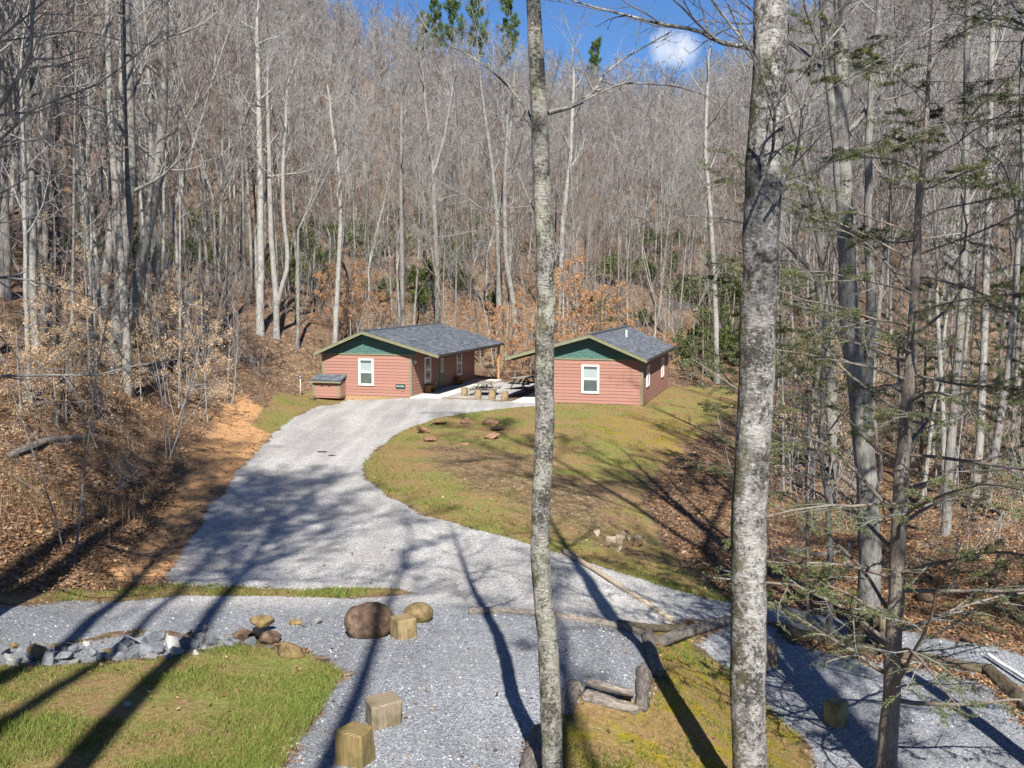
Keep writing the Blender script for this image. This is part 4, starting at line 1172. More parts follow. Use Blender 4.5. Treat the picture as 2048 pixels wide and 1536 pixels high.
def rough_tube(P, Rr, sides, seed, amt=.10):
    v, f = tubes([(P, Rr, sides)])
    n = P.shape[1]; a = np.tile(np.arange(sides), n); h = np.repeat(np.arange(n), sides)
    # lumps and bark ridges that wrap round the stem
    ca, sa = np.cos(a * 2 * np.pi / sides), np.sin(a * 2 * np.pi / sides)
    k = 1 + amt * (fbm(ca * 1.6 + 7, sa * 1.6 + h * .07, seed) - .5) * 2 + amt * .9 * (fbm(ca * 5 + 3, sa * 5 + h * .22, seed + 3, 3) - .5) + amt * .5 * (fbm(ca * 11 + 9, sa * 11 + h * .35, seed + 5, 2) - .5)
    c = np.repeat(P[0], sides, 0)
    return c + (v - c) * k[:, None], f


def join(parts):
    Vs, Fs, o = [], [], 0
    for v, f in parts: Vs.append(v); Fs.append(f + o); o += len(v)
    return np.concatenate(Vs), np.concatenate(Fs)


def limb(pts, d, r0, r1, dd=0.0, n=14):
    P = np.array([at(px, py, d + dd * k / max(1, len(pts) - 1)) for k, (px, py) in enumerate(pts)])
    s = np.linspace(0, len(P) - 1, n); i = np.minimum(s.astype(int), len(P) - 2); f = (s - i)[:, None]
    return (P[i] * (1 - f) + P[i + 1] * f)[None], np.linspace(r0, r1, n)[None]


def twigs_for(g, limbs, k2=7, k3=4, l2=.9, minr=.003, up=.15, k4=3):
    out = []
    for P, Rr in limbs:
        L = np.linalg.norm(np.diff(P[0], axis=0), axis=1).sum()
        b, br, L2 = kids(g, P, Rr, k2, .12, 1, .75, .2, np.array([min(L * .45, l2 * 1.4)]), .6, 5, up, .12, minr * 1.4)
        t3, t3r, L3 = kids(g, b, br, k3, .15, 1, .7, .25, L2 * .5, .65, 4, up, .14, minr)
        out += [(b, br, 5), (t3, t3r, 4)]
        if k4:
            t4, t4r, _ = kids(g, t3, t3r, k4, .2, 1, .65, .25, L3 * .5, .7, 3, up, .14, minr * .8); out.append((t4, t4r, 3))
    return out


def rel(v, b): return v - np.asarray(b)


def add_tree(name, label, cat, base, parts, group=None):
    """parts: list of (part name, V, faces, material, cols)"""
    r = thing(name, label, cat, tuple(base), 0, group)
    for nm, v, f, m, c in parts:
        obj(nm, mesh_np(nm, rel(v, base), [f], cols=c, smooth=(nm in ('trunk', 'crown')), mats=[m]), r)
    return r


# slender trunk in the middle of the picture
g = np.random.default_rng(21)
b = np.array([*hit(1106, 1590), 0]); b[2] = gz(b[0], b[1])[0] - .1; d0 = b[1]
pts = [(1105, 1536), (1099, 1400), (1098, 1300), (1083, 1180), (1079, 1060), (1085, 900), (1090, 760), (1091, 640), (1088, 500), (1085, 380), (1079, 250), (1072, 120), (1067, 0), (1058, -250), (1050, -600), (1044, -1000), (1040, -1500)]
P, Rr = near_trunk(pts, d0, b, [42, 41, 42, 38, 38, 38, 38, 37, 36, 35, 33, 30, 28, 24, 20, 14, 6], seed=2)
tv = rough_tube(P, Rr, 40, 5, .09)
lim = [limb([(1096, 226), (1150, 212), (1190, 182), (1206, 150), (1250, 115), (1340, 65)], d0, .026, .006, .8), limb([(1190, 182), (1260, 165), (1350, 172), (1480, 212)], d0 + .3, .012, .003, .6),
       limb([(1072, 262), (1055, 220), (1015, 170), (960, 122), (865, 72), (812, 0), (780, -80)], d0, .014, .003, 1.2), limb([(1085, 460), (1050, 380), (1020, 300), (985, 180), (975, 60)], d0, .009, .002, 1.0),
       limb([(1079, 560), (1030, 470), (960, 415), (870, 360)], d0, .006, .002, -.8)]
c1 = crown_of(g, P[:, 150:], Rr[:, 150:], 12, 12, .35, .2, 4, 6, 4, 2, .5, .8, .005)
out = twigs_for(g, lim, 7, 4, .9, .0028) + c1[2]
tr_ = join([tv, tubes([(p_, r_, 7) for p_, r_ in lim] + [(c1[0], c1[1], 6)])])
add_tree('tree', 'slender lichen-spotted trunk rising in front of the near cabin and its porch', 'tree', b, [('trunk', *tr_, M['bark_birch'], None), ('crown', *tubes(out), M['twig'], None)])

# thick pale trunk right of the near cabin
b = np.array([*hit(1497, 1632), 0]); b[2] = gz(b[0], b[1])[0] - .15; d0 = b[1]
pts = [(1497, 1536), (1497, 1400), (1499, 1200), (1503, 1000), (1511, 800), (1517, 600), (1525, 400), (1535, 200), (1546, 0), (1560, -300), (1575, -700), (1590, -1200), (1600, -1800)]
P, Rr = near_trunk(pts, d0, b, [70, 70, 72, 70, 68, 68, 70, 66, 62, 52, 40, 26, 10], seed=4)
tv = rough_tube(P, Rr, 52, 9, .075)
lim = [limb([(1520, 100), (1440, 85), (1395, 60), (1330, 50), (1250, 30), (1150, 4), (1090, -30)], d0, .03, .006, 1.2), limb([(1525, 130), (1470, 60), (1430, 10), (1390, -50)], d0, .02, .008, .5),
       limb([(1508, 400), (1545, 310), (1550, 215), (1515, 130), (1478, 60), (1440, -30)], d0 - .35, .019, .007, -.6), limb([(1550, 215), (1620, 130), (1720, 5), (1760, -60)], d0 - .5, .013, .006, -.3),
       limb([(1536, 418), (1585, 335), (1605, 260), (1625, 130), (1630, 0)], d0 - .3, .017, .006, -.5), limb([(1550, 250), (1640, 190), (1800, 95), (1960, 0), (2060, -60)], d0 - .45, .011, .004, -.5),
       limb([(1500, 450), (1460, 440), (1380, 430), (1290, 445)], d0, .008, .003, .8)]
c1 = crown_of(g, P[:, 150:], Rr[:, 150:], 16, 14, .35, .2, 4, 6, 4, 2, .5, .8, .006)
out = twigs_for(g, lim, 8, 4, .9, .003) + c1[2]
tr_ = join([tv, tubes([(p_, r_, 7) for p_, r_ in lim] + [(c1[0], c1[1], 6)])])
add_tree('tree', 'thick pale blotched trunk standing closest on the mossy bank', 'tree', b, [('trunk', *tr_, M['bark_near'], None), ('crown', *tubes(out), M['twig'], None)])

# hemlock on the lower gravel pad
b = np.array([*hit(1770, 1560), 0]); b[2] = gz(b[0], b[1])[0] - .1; d0 = b[1]
pts = [(1773, 1500), (1782, 1400), (1788, 1250), (1795, 1120), (1803, 950), (1812, 820), (1824, 700), (1832, 560), (1838, 420), (1848, 300), (1856, 180), (1862, 60), (1868, -60)]
P, Rr = near_trunk(pts, d0, b, [40, 36, 33, 31, 28, 25, 21, 18, 14, 11, 8, 5, 2], seed=6)
tv = rough_tube(P, Rr, 30, 11, .09)


def hemlock_limbs(g, P, Rr, n, t0, L, r=.3):
    lb, lr, LL = kids(g, P, Rr, n, t0, 1, 1.25, .2, np.array([L]), r, 9, -.12, .09, .005)
    tw, twr, L2 = kids(g, lb, lr, 9, .18, 1, .85, .2, LL * .34, .5, 5, -.15, .1, .003, flat=.75)
    t3, t3r, _ = kids(g, tw, twr, 5, .15, 1, .8, .2, L2 * .42, .6, 3, -.1, .1, .002, flat=.75)
    return lb, lr, tw, twr, t3, t3r


NEEDLE = [(.115, .15, .065), (.15, .185, .075), (.19, .21, .085), (.09, .12, .058), (.225, .225, .10)]


def needles(g, groups, n, size, spread=.012):
    Ps = [x[0] for x in groups]; A = np.concatenate([p[:, :-1].reshape(-1, 3) for p in Ps]); B = np.concatenate([p[:, 1:].reshape(-1, 3) for p in Ps])
    i = g.integers(0, len(A), n); f = g.random((n, 1)); c = A[i] * (1 - f) + B[i] * f + g.normal(0, spread, (n, 3))
    return blades(g, c, size * g.uniform(.6, 1.3, n), NEEDLE, .3, aspect=.30, flatz=.5, simple=True)


lb, lr, tw, twr, t3, t3r = hemlock_limbs(g, P, Rr, 64, .14, 3.9)
tr_ = join([tv, tubes([(lb, lr, 6)])])
keep = g.random(len(tw)) < .85
v_, f_, c_ = needles(g, [(tw[keep],), (t3[np.repeat(keep, 5)],)], 150000, .038)
add_tree('hemlock', 'young hemlock with thin drooping green sprays on the lower gravel pad', 'hemlock', b,
         [('trunk', *tr_, M['bark_hemlock'], None), ('crown', *tubes([(tw, twr, 4), (t3, t3r, 3)]), M['twig'], None), ('needles', v_, f_, M['needle'], c_)])


# mid-distance trees drawn one by one: (label, foot, stem outlines with widths, bark, crown start)
def drawn(label, stems, mat, seed, twig='twig', cat='tree', hadd=9.0, t0=.45, nl=10, spread=.16, off=(0, 0), minr=.006, lv=4, group=None):
    g = np.random.default_rng(seed); px, py = stems[0][0][0]
    q = hit(px + off[0], py + off[1]); b = np.array([q[0], q[1], gz(q[0], q[1])[0] - .15]); d = q[1]
    tg, cg = [], []
    for pts, w0, w1 in stems:
        P = [at(x, y, d) for x, y in pts]; P[0] = np.array([P[0][0], d, P[0][2] - .3])
        e = P[-1] - P[-2]; e = e / np.linalg.norm(e); w2 = w1 * .15
        up_ = norm(e + np.array([0, 0, .6])); P += [P[-1] + up_ * hadd * .5, P[-1] + norm(up_ + g.normal(0, .06, 3)) * hadd]
        P = np.array(P); n = 22; wi = np.interp(np.linspace(0, 1, n), [0, .7, 1], [w0, w1, w2])
        s = np.linspace(0, len(P) - 1, n); i = np.minimum(s.astype(int), len(P) - 2); f = (s - i)[:, None]; L = P[i] * (1 - f) + P[i + 1] * f
        L[1:] += g.normal(0, .012, (n - 1, 3)) * np.array([1, 1, 0])
        rr = wi / F_PX * d / 2; rr[0] *= 1.25
        H = np.linalg.norm(np.diff(L, axis=0), axis=1).sum()
        tg.append((L[None], rr[None], 9))
        lb, lr, o = crown_of(g, L[None], rr[None], H, nl, t0, spread, lv, 6, 4, 2, .45, .85, minr, .42)
        tg.append((lb, lr, 5)); cg += o
    r = thing('tree', label, cat, tuple(b), 0, group)
    v1, f1 = tubes(tg); v2, f2 = tubes(cg)
    obj('trunk', mesh_np('trunk', rel(v1, b), [f1], smooth=True, mats=[M[mat]]), r); obj('crown', mesh_np('crown', rel(v2, b), [f2], mats=[M[twig]]), r)
    return r, d


drawn('many-stemmed grey tree rising behind the hollow stump', [([(1738, 1268), (1740, 1100), (1735, 950), (1718, 800), (1702, 650), (1692, 480), (1686, 300), (1680, 100), (1690, -60)], 48, 26),
      ([(1718, 820), (1690, 640), (1686, 480), (1668, 250), (1648, 40)], 26, 14), ([(1730, 900), (1742, 640), (1735, 430), (1740, 200), (1760, 0)], 22, 10)], 'bark_grey', 31, t0=.6)
drawn('dark leaning tree with a mossy elbow left of the many-stemmed tree', [([(1662, 1010), (1668, 800), (1650, 640), (1625, 540), (1560, 480)], 18, 6), ([(1664, 850), (1650, 600), (1640, 480), (1605, 300), (1572, 205)], 16, 9)], 'bark_dark', 32, hadd=5)
drawn('thin pale-barked sapling between the thick trunk and the stump', [([(1659, 1258), (1660, 1120), (1655, 1000), (1640, 900), (1645, 760)], 15, 7)], 'bark_pale', 33, hadd=3, t0=.3, nl=8, minr=.004)
drawn('thin dark sapling next to the long mossy log', [([(1616, 1250), (1615, 1100), (1612, 950), (1618, 820)], 7, 3)], 'bark_dark', 34, hadd=2, t0=.3, nl=7, minr=.003)
drawn('straight dark-banded trunk right of the hemlock', [([(1890, 1085), (1900, 900), (1912, 750), (1925, 600), (1930, 450), (1932, 250), (1935, 50)], 20, 13)], 'bark_grey', 35)
drawn('pale trunk with dark patches second right of the hemlock', [([(1948, 1010), (1960, 880), (1968, 700), (1975, 480), (1980, 250), (1985, 60)], 17, 11)], 'bark_pale', 36)
drawn('pale leaning trunk at the far right of the ravine', [([(1972, 1010), (1990, 900), (2015, 750), (2030, 600), (2040, 420), (2050, 200)], 16, 10)], 'bark_pale', 37)
drawn('pale slender tree just right of the near cabin', [([(1434, 765), (1432, 650), (1428, 540), (1420, 420), (1410, 300), (1415, 180)], 12, 7)], 'bark_pale', 38, hadd=4.5)
drawn('leaning dark-sided tree with an elbow on the left bank', [([(262, 655), (268, 590), (285, 500), (300, 440), (316, 340), (324, 260), (328, 140), (330, 0)], 26, 16)], 'bark_grey', 39, t0=.35)
drawn('stout grey trunk standing lowest on the left bank', [([(226, 745), (234, 650), (246, 520), (258, 400), (262, 300), (258, 180), (250, 0)], 27, 17)], 'bark_grey', 40, t0=.3)
drawn('light grey trunk leaning right on the left bank', [([(205, 625), (212, 540), (228, 420), (238, 300), (245, 200), (243, 60)], 17, 12)], 'bark_pale', 41)
drawn('dark brown straight trunk on the left bank', [([(186, 560), (176, 440), (168, 330), (160, 220), (150, 60)], 18, 13)], 'bark_dark', 42)
drawn('stout pale trunk at the left edge of the woods', [([(8, 600), (8, 480), (4, 380), (-2, 200), (-4, 0)], 28, 22)], 'bark_pale', 43)
drawn('slim mottled pale trunk on the left bank', [([(60, 790), (55, 690), (52, 600), (50, 450), (46, 300)], 10, 7)], 'bark_pale', 44, hadd=5)
drawn('curving grey trunk near the left edge', [([(72, 720), (66, 600), (66, 430), (56, 220), (50, 0)], 15, 11)], 'bark_grey', 45)
drawn('narrow grey trunk beside the curving trunk', [([(88, 690), (88, 560), (92, 400), (98, 200), (100, 0)], 14, 10)], 'bark_grey', 46)
drawn('half dark trunk casting a shadow up the left bank', [([(117, 690), (118, 600), (116, 480), (108, 300), (112, 120)], 11, 8)], 'bark_dark', 47)
drawn('thin pale beech stem in front of the stout grey trunk', [([(187, 770), (186, 680), (188, 600), (182, 500)], 8, 5)], 'bark_pale', 48, hadd=4, t0=.2)
drawn('tall straight pale trunk left of the far cabin', [([(520, 668), (521, 560), (521, 430), (519, 280), (515, 120)], 17, 9)], 'bark_pale', 49, hadd=4.5)
drawn('pale forked tree with a curved stem left of the far cabin', [([(553, 675), (552, 590), (543, 480), (538, 330), (536, 230)], 14, 7), ([(554, 600), (577, 530), (567, 430), (566, 330), (572, 240)], 10, 6)], 'bark_pale', 50, hadd=4.5)
drawn('thin white straight trunk above the roof of the far cabin', [([(806, 672), (804, 520), (802, 400), (803, 260)], 10, 7)], 'bark_pale', 51, hadd=4.5)
drawn('forked grey tree above the ridge of the far cabin', [([(876, 668), (874, 540), (868, 400), (866, 330), (850, 200)], 12, 6), ([(867, 340), (888, 280), (905, 180)], 7, 4)], 'bark_grey', 52, hadd=4.5)
drawn('forked grey tree between the two cabins', [([(996, 702), (998, 560), (994, 440), (985, 330), (965, 200)], 13, 6), ([(994, 440), (1012, 340), (1024, 220)], 8, 5)], 'bark_grey', 53, hadd=4.5)
drawn('pale wavy trunk left of the far cabin roof', [([(668, 700), (676, 560), (682, 440), (678, 340), (664, 250)], 11, 6)], 'bark_pale', 54, hadd=4.5)
drawn('grey bent trunk behind the porch of the far cabin', [([(1036, 720), (1026, 600), (1012, 520), (1008, 400), (1014, 260)], 13, 7)], 'bark_grey', 55, hadd=4.5)
drawn('pale trunk right behind the slender lichen trunk', [([(1122, 690), (1122, 560), (1126, 430), (1140, 330), (1146, 200)], 13, 7)], 'bark_pale', 56, hadd=4.5)

# trees just outside the frame whose boughs reach in
def side_tree(label, bx, by, H, r0, lim, seed, mat='bark_grey'):
    g = np.random.default_rng(seed); b = np.array([bx, by, gz(bx, by)[0] - .15])
    P, Rr = trunk_line(g, H, r0, 14, .01, .01); P = P + b
    lb, lr, o = crown_of(g, P, Rr, H, 14, .5, .22, 4, 6, 4, 3, .5, .8, .006)
    # each bough starts on the stem
    L2 = []
    for p_, r_ in lim:
        z = p_[0, 0, 2]; j = int(np.argmin(np.abs(P[0, :, 2] - z + .3))); q = np.concatenate([P[:, j], p_[:, 0]])
        L2.append((np.concatenate([P[:, j:j + 1], p_], 1), np.concatenate([r_[:, :1] * 1.2, r_], 1)))
    out = twigs_for(g, L2, 9, 4, 1.0, .003) + o
    tr_ = join([tubes([(P, Rr, 14), (lb, lr, 5)] + [(p_, r_, 7) for p_, r_ in L2])])
    add_tree('tree', label, 'tree', b, [('trunk', *tr_, M[mat], None), ('crown', *tubes(out), M['twig'], None)])


dl = 14.0
side_tree('grey tree past the left edge whose long boughs cross the woods', at(-180, 900, dl)[0], dl, 19, .2,
          [limb([(-60, 300), (0, 208), (40, 150), (62, 100), (66, 0), (70, -80)], dl, .038, .02, .2), limb([(-60, 330), (5, 275), (70, 215), (190, 172), (250, 130), (330, 60)], dl, .024, .006, .8),
           limb([(-60, 320), (0, 295), (40, 283), (90, 276), (135, 265), (240, 300)], dl, .018, .004, -.6), limb([(-50, 410), (0, 388), (60, 352), (150, 348), (250, 365)], dl, .015, .004, .5),
           limb([(-60, 460), (0, 446), (100, 430), (180, 395)], dl, .011, .003, .2), limb([(-60, 552), (0, 555), (60, 560), (110, 574), (200, 598), (290, 612)], dl, .020, .005, .6),
           limb([(-60, 756), (0, 752), (100, 750), (190, 751), (260, 733), (360, 718)], dl, .024, .006, .5), limb([(-60, 640), (-10, 660), (40, 720), (60, 800), (75, 880)], dl, .012, .003, .2),
           limb([(-60, 120), (20, 60), (80, 10), (150, -60)], dl, .02, .008, .4), limb([(-60, 90), (60, 75), (160, 60), (300, 95), (400, 40)], dl, .014, .004, 1.0)], 61)
dl = 13.5
side_tree('grey tree past the right edge whose boughs cross the far hillside', at(2230, 900, dl)[0], dl, 18, .18,
          [limb([(2120, 90), (2048, 50), (2000, 32), (1930, 60), (1850, 96), (1770, 112)], dl, .026, .005, .8), limb([(2120, 120), (2046, 60), (2038, 180), (2042, 300), (2050, 420)], dl, .015, .006, .3),
           limb([(2120, 560), (2048, 500), (2030, 400), (2008, 330), (1940, 270), (1890, 235)], dl, .016, .004, .4), limb([(2120, 420), (2050, 330), (2010, 332)], dl, .010, .005, .2),
           limb([(2120, 700), (2048, 655), (1960, 612), (1870, 610)], dl, .012, .003, .5)], 62)
# tall trees beside and behind the viewpoint; their shadows fall across the drive
def caster(label, x, y, H, r0, seed, lean=(0, 0), kind=None):
    k = dict(lv=4, n=14, spread=.21, t0=.58, n_limb=28, k2=8, k3=6, k4=3, sides=12, minr=.017); k.update(kind or {})
    (v1, f1), (v2, f2), _ = make_tree(seed, H, r0, k)
    for v in (v1, v2): v[:, 0] += v[:, 2] * lean[0]; v[:, 1] += v[:, 2] * lean[1]
    r = thing('tree', label, 'tree', (x, y, gz(x, y)[0] - .2))
    obj('trunk', mesh_np('trunk', v1, [f1], smooth=True, mats=[M['bark_grey']]), r); obj('crown', mesh_np('crown', v2, [f2], mats=[M['twig']]), r)


caster('tall bare tree beside the viewpoint shading the drive and lawn', -3.35, -.6, 30, .27, 71, (-.02, .02), dict(spread=.18, minr=.019, n_limb=30))
caster('added second tall tree beside the viewpoint, unseen, thickening the shade on the drive', -4.6, -2.8, 31, .2, 80, (.01, .02), dict(spread=.15, minr=.018, n_limb=22, t0=.62))  # unseen tree added to make the crown shadow on the drive denser
caster('tall bare tree farther left of the viewpoint shading the lawn', -5.6, 3.0, 26, .24, 72, (-.01, 0))
caster('tall bare tree on the slope left of the viewpoint', -7.6, 5.5, 27, .26, 73, (-.01, .02))
caster('leaning bare tree behind the viewpoint shading the gravel', -1.6, -2.5, 26, .20, 74, (.05, .02), dict(crook=.03, n_limb=9, spread=.10, t0=.7))
caster('crooked bare tree behind the viewpoint shading the terrace', .95, -4.0, 27, .19, 75, (-.02, .0), dict(crook=.05, n_limb=9, spread=.10, t0=.72))
caster('tall forked tree right of the viewpoint shading the grass slope', 5.95, 9.6, 36, .31, 76, (.05, .0), dict(fork=.50, faz=0.3, n_limb=26, spread=.20, minr=.026))
caster('broken-topped tree behind the viewpoint shading the terrace', 2.6, -5.5, 21, .2, 79, (-.01, .0), dict(t0=.85, n_limb=4, spread=.06))
caster('second bare tree right of the viewpoint shading the lower pad', 12.0, 3.5, 24, .22, 77, (.02, .03))
caster('bare tree behind the viewpoint shading the lower pad', 7.2, -1.0, 25, .2, 78, (.0, .03))

# kinds of woodland tree; every tree is a copy of one of these
KINDS = [
    ('straight pale', 24, .14, 'bark_pale', 'twig', dict(t0=.5, n_limb=13)),
    ('stout grey', 25, .19, 'bark_grey', 'twig', dict(t0=.42, n_limb=15, spread=.26)),
    ('forked grey', 23, .15, 'bark_grey', 'twig', dict(fork=.48, n_limb=12)),
    ('crooked dark', 20, .14, 'bark_dark', 'twig', dict(crook=.05, t0=.4)),
    ('slender pale', 19, .095, 'bark_pale', 'twig_red', dict(t0=.45, spread=.16, n_limb=12)),
    ('thin grey', 15, .07, 'bark_grey', 'twig_red', dict(t0=.35, spread=.17, n_limb=12)),
    ('tall mottled', 27, .17, 'bark_grey', 'twig', dict(t0=.55, spread=.22)),
    ('forked pale', 22, .15, 'bark_pale', 'twig_red', dict(fork=.35, n_limb=12)),
    ('bent pale', 20, .13, 'bark_pale', 'twig', dict(lean=.10, crook=.03, t0=.45)),
    ('reddish twigged', 21, .15, 'bark_grey', 'twig_red', dict(t0=.4, spread=.25, n_limb=15)),
]
NEAR, FAR = [], []
far_col = bpy.data.collections.new('distant_tree_kinds')
for i, (nm, H, r0, bm_, tm_, kd) in enumerate(KINDS):
    (v1, f1), (v2, f2), _ = make_tree(300 + i, H, r0, dict(kd, lv=4, k2=6, k3=5, k4=3, minr=.012, n=13))
    NEAR.append((mesh_np('trunk', v1, [f1], smooth=True, mats=[M[bm_]]), mesh_np('crown', v2, [f2], mats=[M[tm_]])))
    (v1, f1), (v2, f2), _ = make_tree(400 + i, H, r0, dict(kd, lv=4, k2=6, k3=5, k4=3, minr=.021, n=9, sides=6))
    fo = bpy.data.objects.new('distant_tree', mesh_np('distant_tree', np.r_[v1, v2], [np.r_[f1, f2 + len(v1)]], mats=[M[bm_], M[tm_]], midx=np.r_[np.zeros(len(f1), int), np.ones(len(f2), int)]))
    far_col.objects.link(fo)


def poisson(x0, x1, y0, y1, n, rmin, seed, ok):
    g = np.random.default_rng(seed); c = np.stack([g.uniform(x0, x1, n), np.sqrt(g.uniform(y0 ** 2, y1 ** 2, n))], -1)
    c = c[ok(c[:, 0], c[:, 1])]; cell = {}; out = []
    for p_ in c:
        k = (int(p_[0] // rmin), int(p_[1] // rmin)); bad = False
        for dx in (-1, 0, 1):
            for dy in (-1, 0, 1):
                for q in cell.get((k[0] + dx, k[1] + dy), ()):
                    if (q[0] - p_[0]) ** 2 + (q[1] - p_[1]) ** 2 < rmin * rmin: bad = True
        if not bad: cell.setdefault(k, []).append(p_); out.append(p_)
    return np.array(out)


def pix(x, y, z):
    dz = z - CAM_H; dep = y * CP - dz * SP; up = y * SP + dz * CP
    return 1024 + F_PX * x / dep, 768 - F_PX * up / dep


def free(x, y, gap):
    o = np.ones(len(x), bool); k = y < 110
    if k.any(): o[k] = usd(P_CLEAR, x[k], y[k]) > gap
    return o


def woods(x, y):
    o = np.abs(x) < y * .60 + 14
    o &= free(x, y, 2.2)
    px, py = pix(x, y, base_z(x, y))
    lowl = (px < 470) & (py < 800); lowr = (px > 1540) & (py < 1090) & (y > 30)
    o &= (y > 74) | lowl | lowr | ((y > 66) & ((px < 600) | (px > 1400)))
    return o


T = poisson(-230, 230, 22, 345, 130000, 2.5, 5, woods)
_r = np.random.default_rng(3).random(len(T)); T = T[~((T[:, 0] > 8) & (T[:, 1] < 66) & (_r < .42))]
px_, py_ = pix(T[:, 0], T[:, 1], gz(T[:, 0], T[:, 1]))
inview = (px_ > -60) & (px_ < 2110)
order = np.argsort(T[:, 1] + np.where(inview, 0, 1000))
near_i, far_i = order[:255], order[255:]
gT = np.random.default_rng(99)


def size_at(px, d):
    """the young wood round the cabins is lower than the old trees on the left bank"""
    return np.interp(px, [300, 560, 700, 1450, 1600, 1900], [.95, .78, .64, .62, .78, .85])


def zone(px, d):
    if px < 480: return 'on the left bank' if d < 68 else 'high on the left hillside'
    if px < 760: return 'on the slope left of the far cabin'
    if px < 1060: return 'on the slope behind the far cabin'
    if px < 1400: return 'on the slope behind the near cabin'
    return 'across the ravine on the right' if d < 70 else 'on the right hillside'


LAND = [(8, 'the stout pale edge trunk'), (117, 'the half dark trunk'), (186, 'the dark brown trunk'), (226, 'the stout grey trunk'), (290, 'the elbowed leaning tree'), (400, 'the orange dirt bank'),
        (520, 'the tall straight pale trunk'), (560, 'the pale forked tree'), (672, 'the wavy pale trunk'), (727, 'the far gable peak'), (805, 'the thin white trunk'), (872, 'the far cabin ridge end'), (950, 'the porch roof corner'),
        (1003, 'the porch post'), (1090, 'the slender lichen trunk'), (1179, 'the near gable peak'), (1256, 'the white roof pipe'), (1340, 'the near cabin corner'), (1430, 'the pale slender tree'), (1515, 'the thick pale trunk'),
        (1660, 'the dark leaning tree'), (1730, 'the many-stemmed tree'), (1810, 'the big hemlock'), (1905, 'the dark-banded trunk'), (1965, 'the dark-patched trunk'), (2025, 'the leaning far right trunk')]


def where(px, d):
    lx, nm = min(LAND, key=lambda q: abs(q[0] - px)); dx = px - lx
    rel_ = 'behind' if abs(dx) < 9 else ('just left of' if dx < 0 else 'just right of') if abs(dx) < 30 else ('left of' if dx < 0 else 'right of')
    dep = 'low down' if d < 50 else 'at the wood edge' if d < 70 else 'a little upslope' if d < 80 else 'farther upslope' if d < 92 else 'high upslope'
    return f'{dep} {rel_} {nm}'


for j in near_i:
    x, y = T[j]; k = gT.integers(0, len(KINDS)); z = gz(x, y)[0] - .2; nm = KINDS[k][0]; zn = zone(px_[j], y)
    r = thing('tree', f'{nm} bare tree {where(px_[j], y)}', 'tree', (x, y, z), gT.random() * 6.28, f'{nm} bare trees {zn}')
    s = gT.uniform(.75, 1.15) * size_at(px_[j], y); r.scale = (s, s, s * gT.uniform(.9, 1.1)); r.rotation_euler = (gT.normal(0, .03), gT.normal(0, .03), gT.random() * 6.28)
    obj('trunk', NEAR[k][0], r); obj('crown', NEAR[k][1], r)


def scatter(name, pts, scale, nk, coll, seed, tilt=.04, tops=True, kind='stuff'):
    """many small or far growths as one mass: points that carry copies of a few kinds"""
    g = np.random.default_rng(seed); n = len(pts)
    me = bpy.data.meshes.new(name); me.vertices.add(n); me.vertices.foreach_set('co', np.asarray(pts, np.float32).ravel())
    a = me.attributes.new('turn', 'FLOAT_VECTOR', 'POINT'); a.data.foreach_set('vector', np.c_[g.normal(0, tilt, (n, 2)), g.random(n) * 6.28].astype(np.float32).ravel())
    a = me.attributes.new('size', 'FLOAT', 'POINT'); a.data.foreach_set('value', np.asarray(scale, np.float32))
    a = me.attributes.new('pick', 'INT', 'POINT'); a.data.foreach_set('value', g.integers(0, nk, n).astype(np.int32))
    o = obj(name, me, kind=kind)
    ng = bpy.data.node_groups.new(name, 'GeometryNodeTree')
    ng.interface.new_socket('Geometry', in_out='INPUT', socket_type='NodeSocketGeometry'); ng.interface.new_socket('Geometry', in_out='OUTPUT', socket_type='NodeSocketGeometry')
    N, L = ng.nodes, ng.links
    gi, go = N.new('NodeGroupInput'), N.new('NodeGroupOutput'); ip = N.new('GeometryNodeInstanceOnPoints'); ci = N.new('GeometryNodeCollectionInfo')
    ci.inputs['Collection'].default_value = coll; ci.inputs['Separate Children'].default_value = True; ci.inputs['Reset Children'].default_value = True
    def na(nm, ty):
        q = N.new('GeometryNodeInputNamedAttribute'); q.data_type = ty; q.inputs['Name'].default_value = nm; return q.outputs['Attribute']
    er = N.new('FunctionNodeEulerToRotation'); L.new(na('turn', 'FLOAT_VECTOR'), er.inputs[0])
    L.new(gi.outputs[0], ip.inputs['Points']); L.new(ci.outputs[0], ip.inputs['Instance']); ip.inputs['Pick Instance'].default_value = True
    L.new(na('pick', 'INT'), ip.inputs['Instance Index']); L.new(er.outputs[0], ip.inputs['Rotation']); L.new(na('size', 'FLOAT'), ip.inputs['Scale'])
    L.new(ip.outputs[0], go.inputs[0])
    mo = o.modifiers.new('scatter', 'NODES'); mo.node_group = ng
    return o


fp = T[far_i]
scatter('distant_forest', np.c_[fp, gz(fp[:, 0], fp[:, 1]) - .2], gT.uniform(.72, 1.15, len(fp)) * size_at(px_[far_i], fp[:, 1]), len(KINDS), far_col, 8)

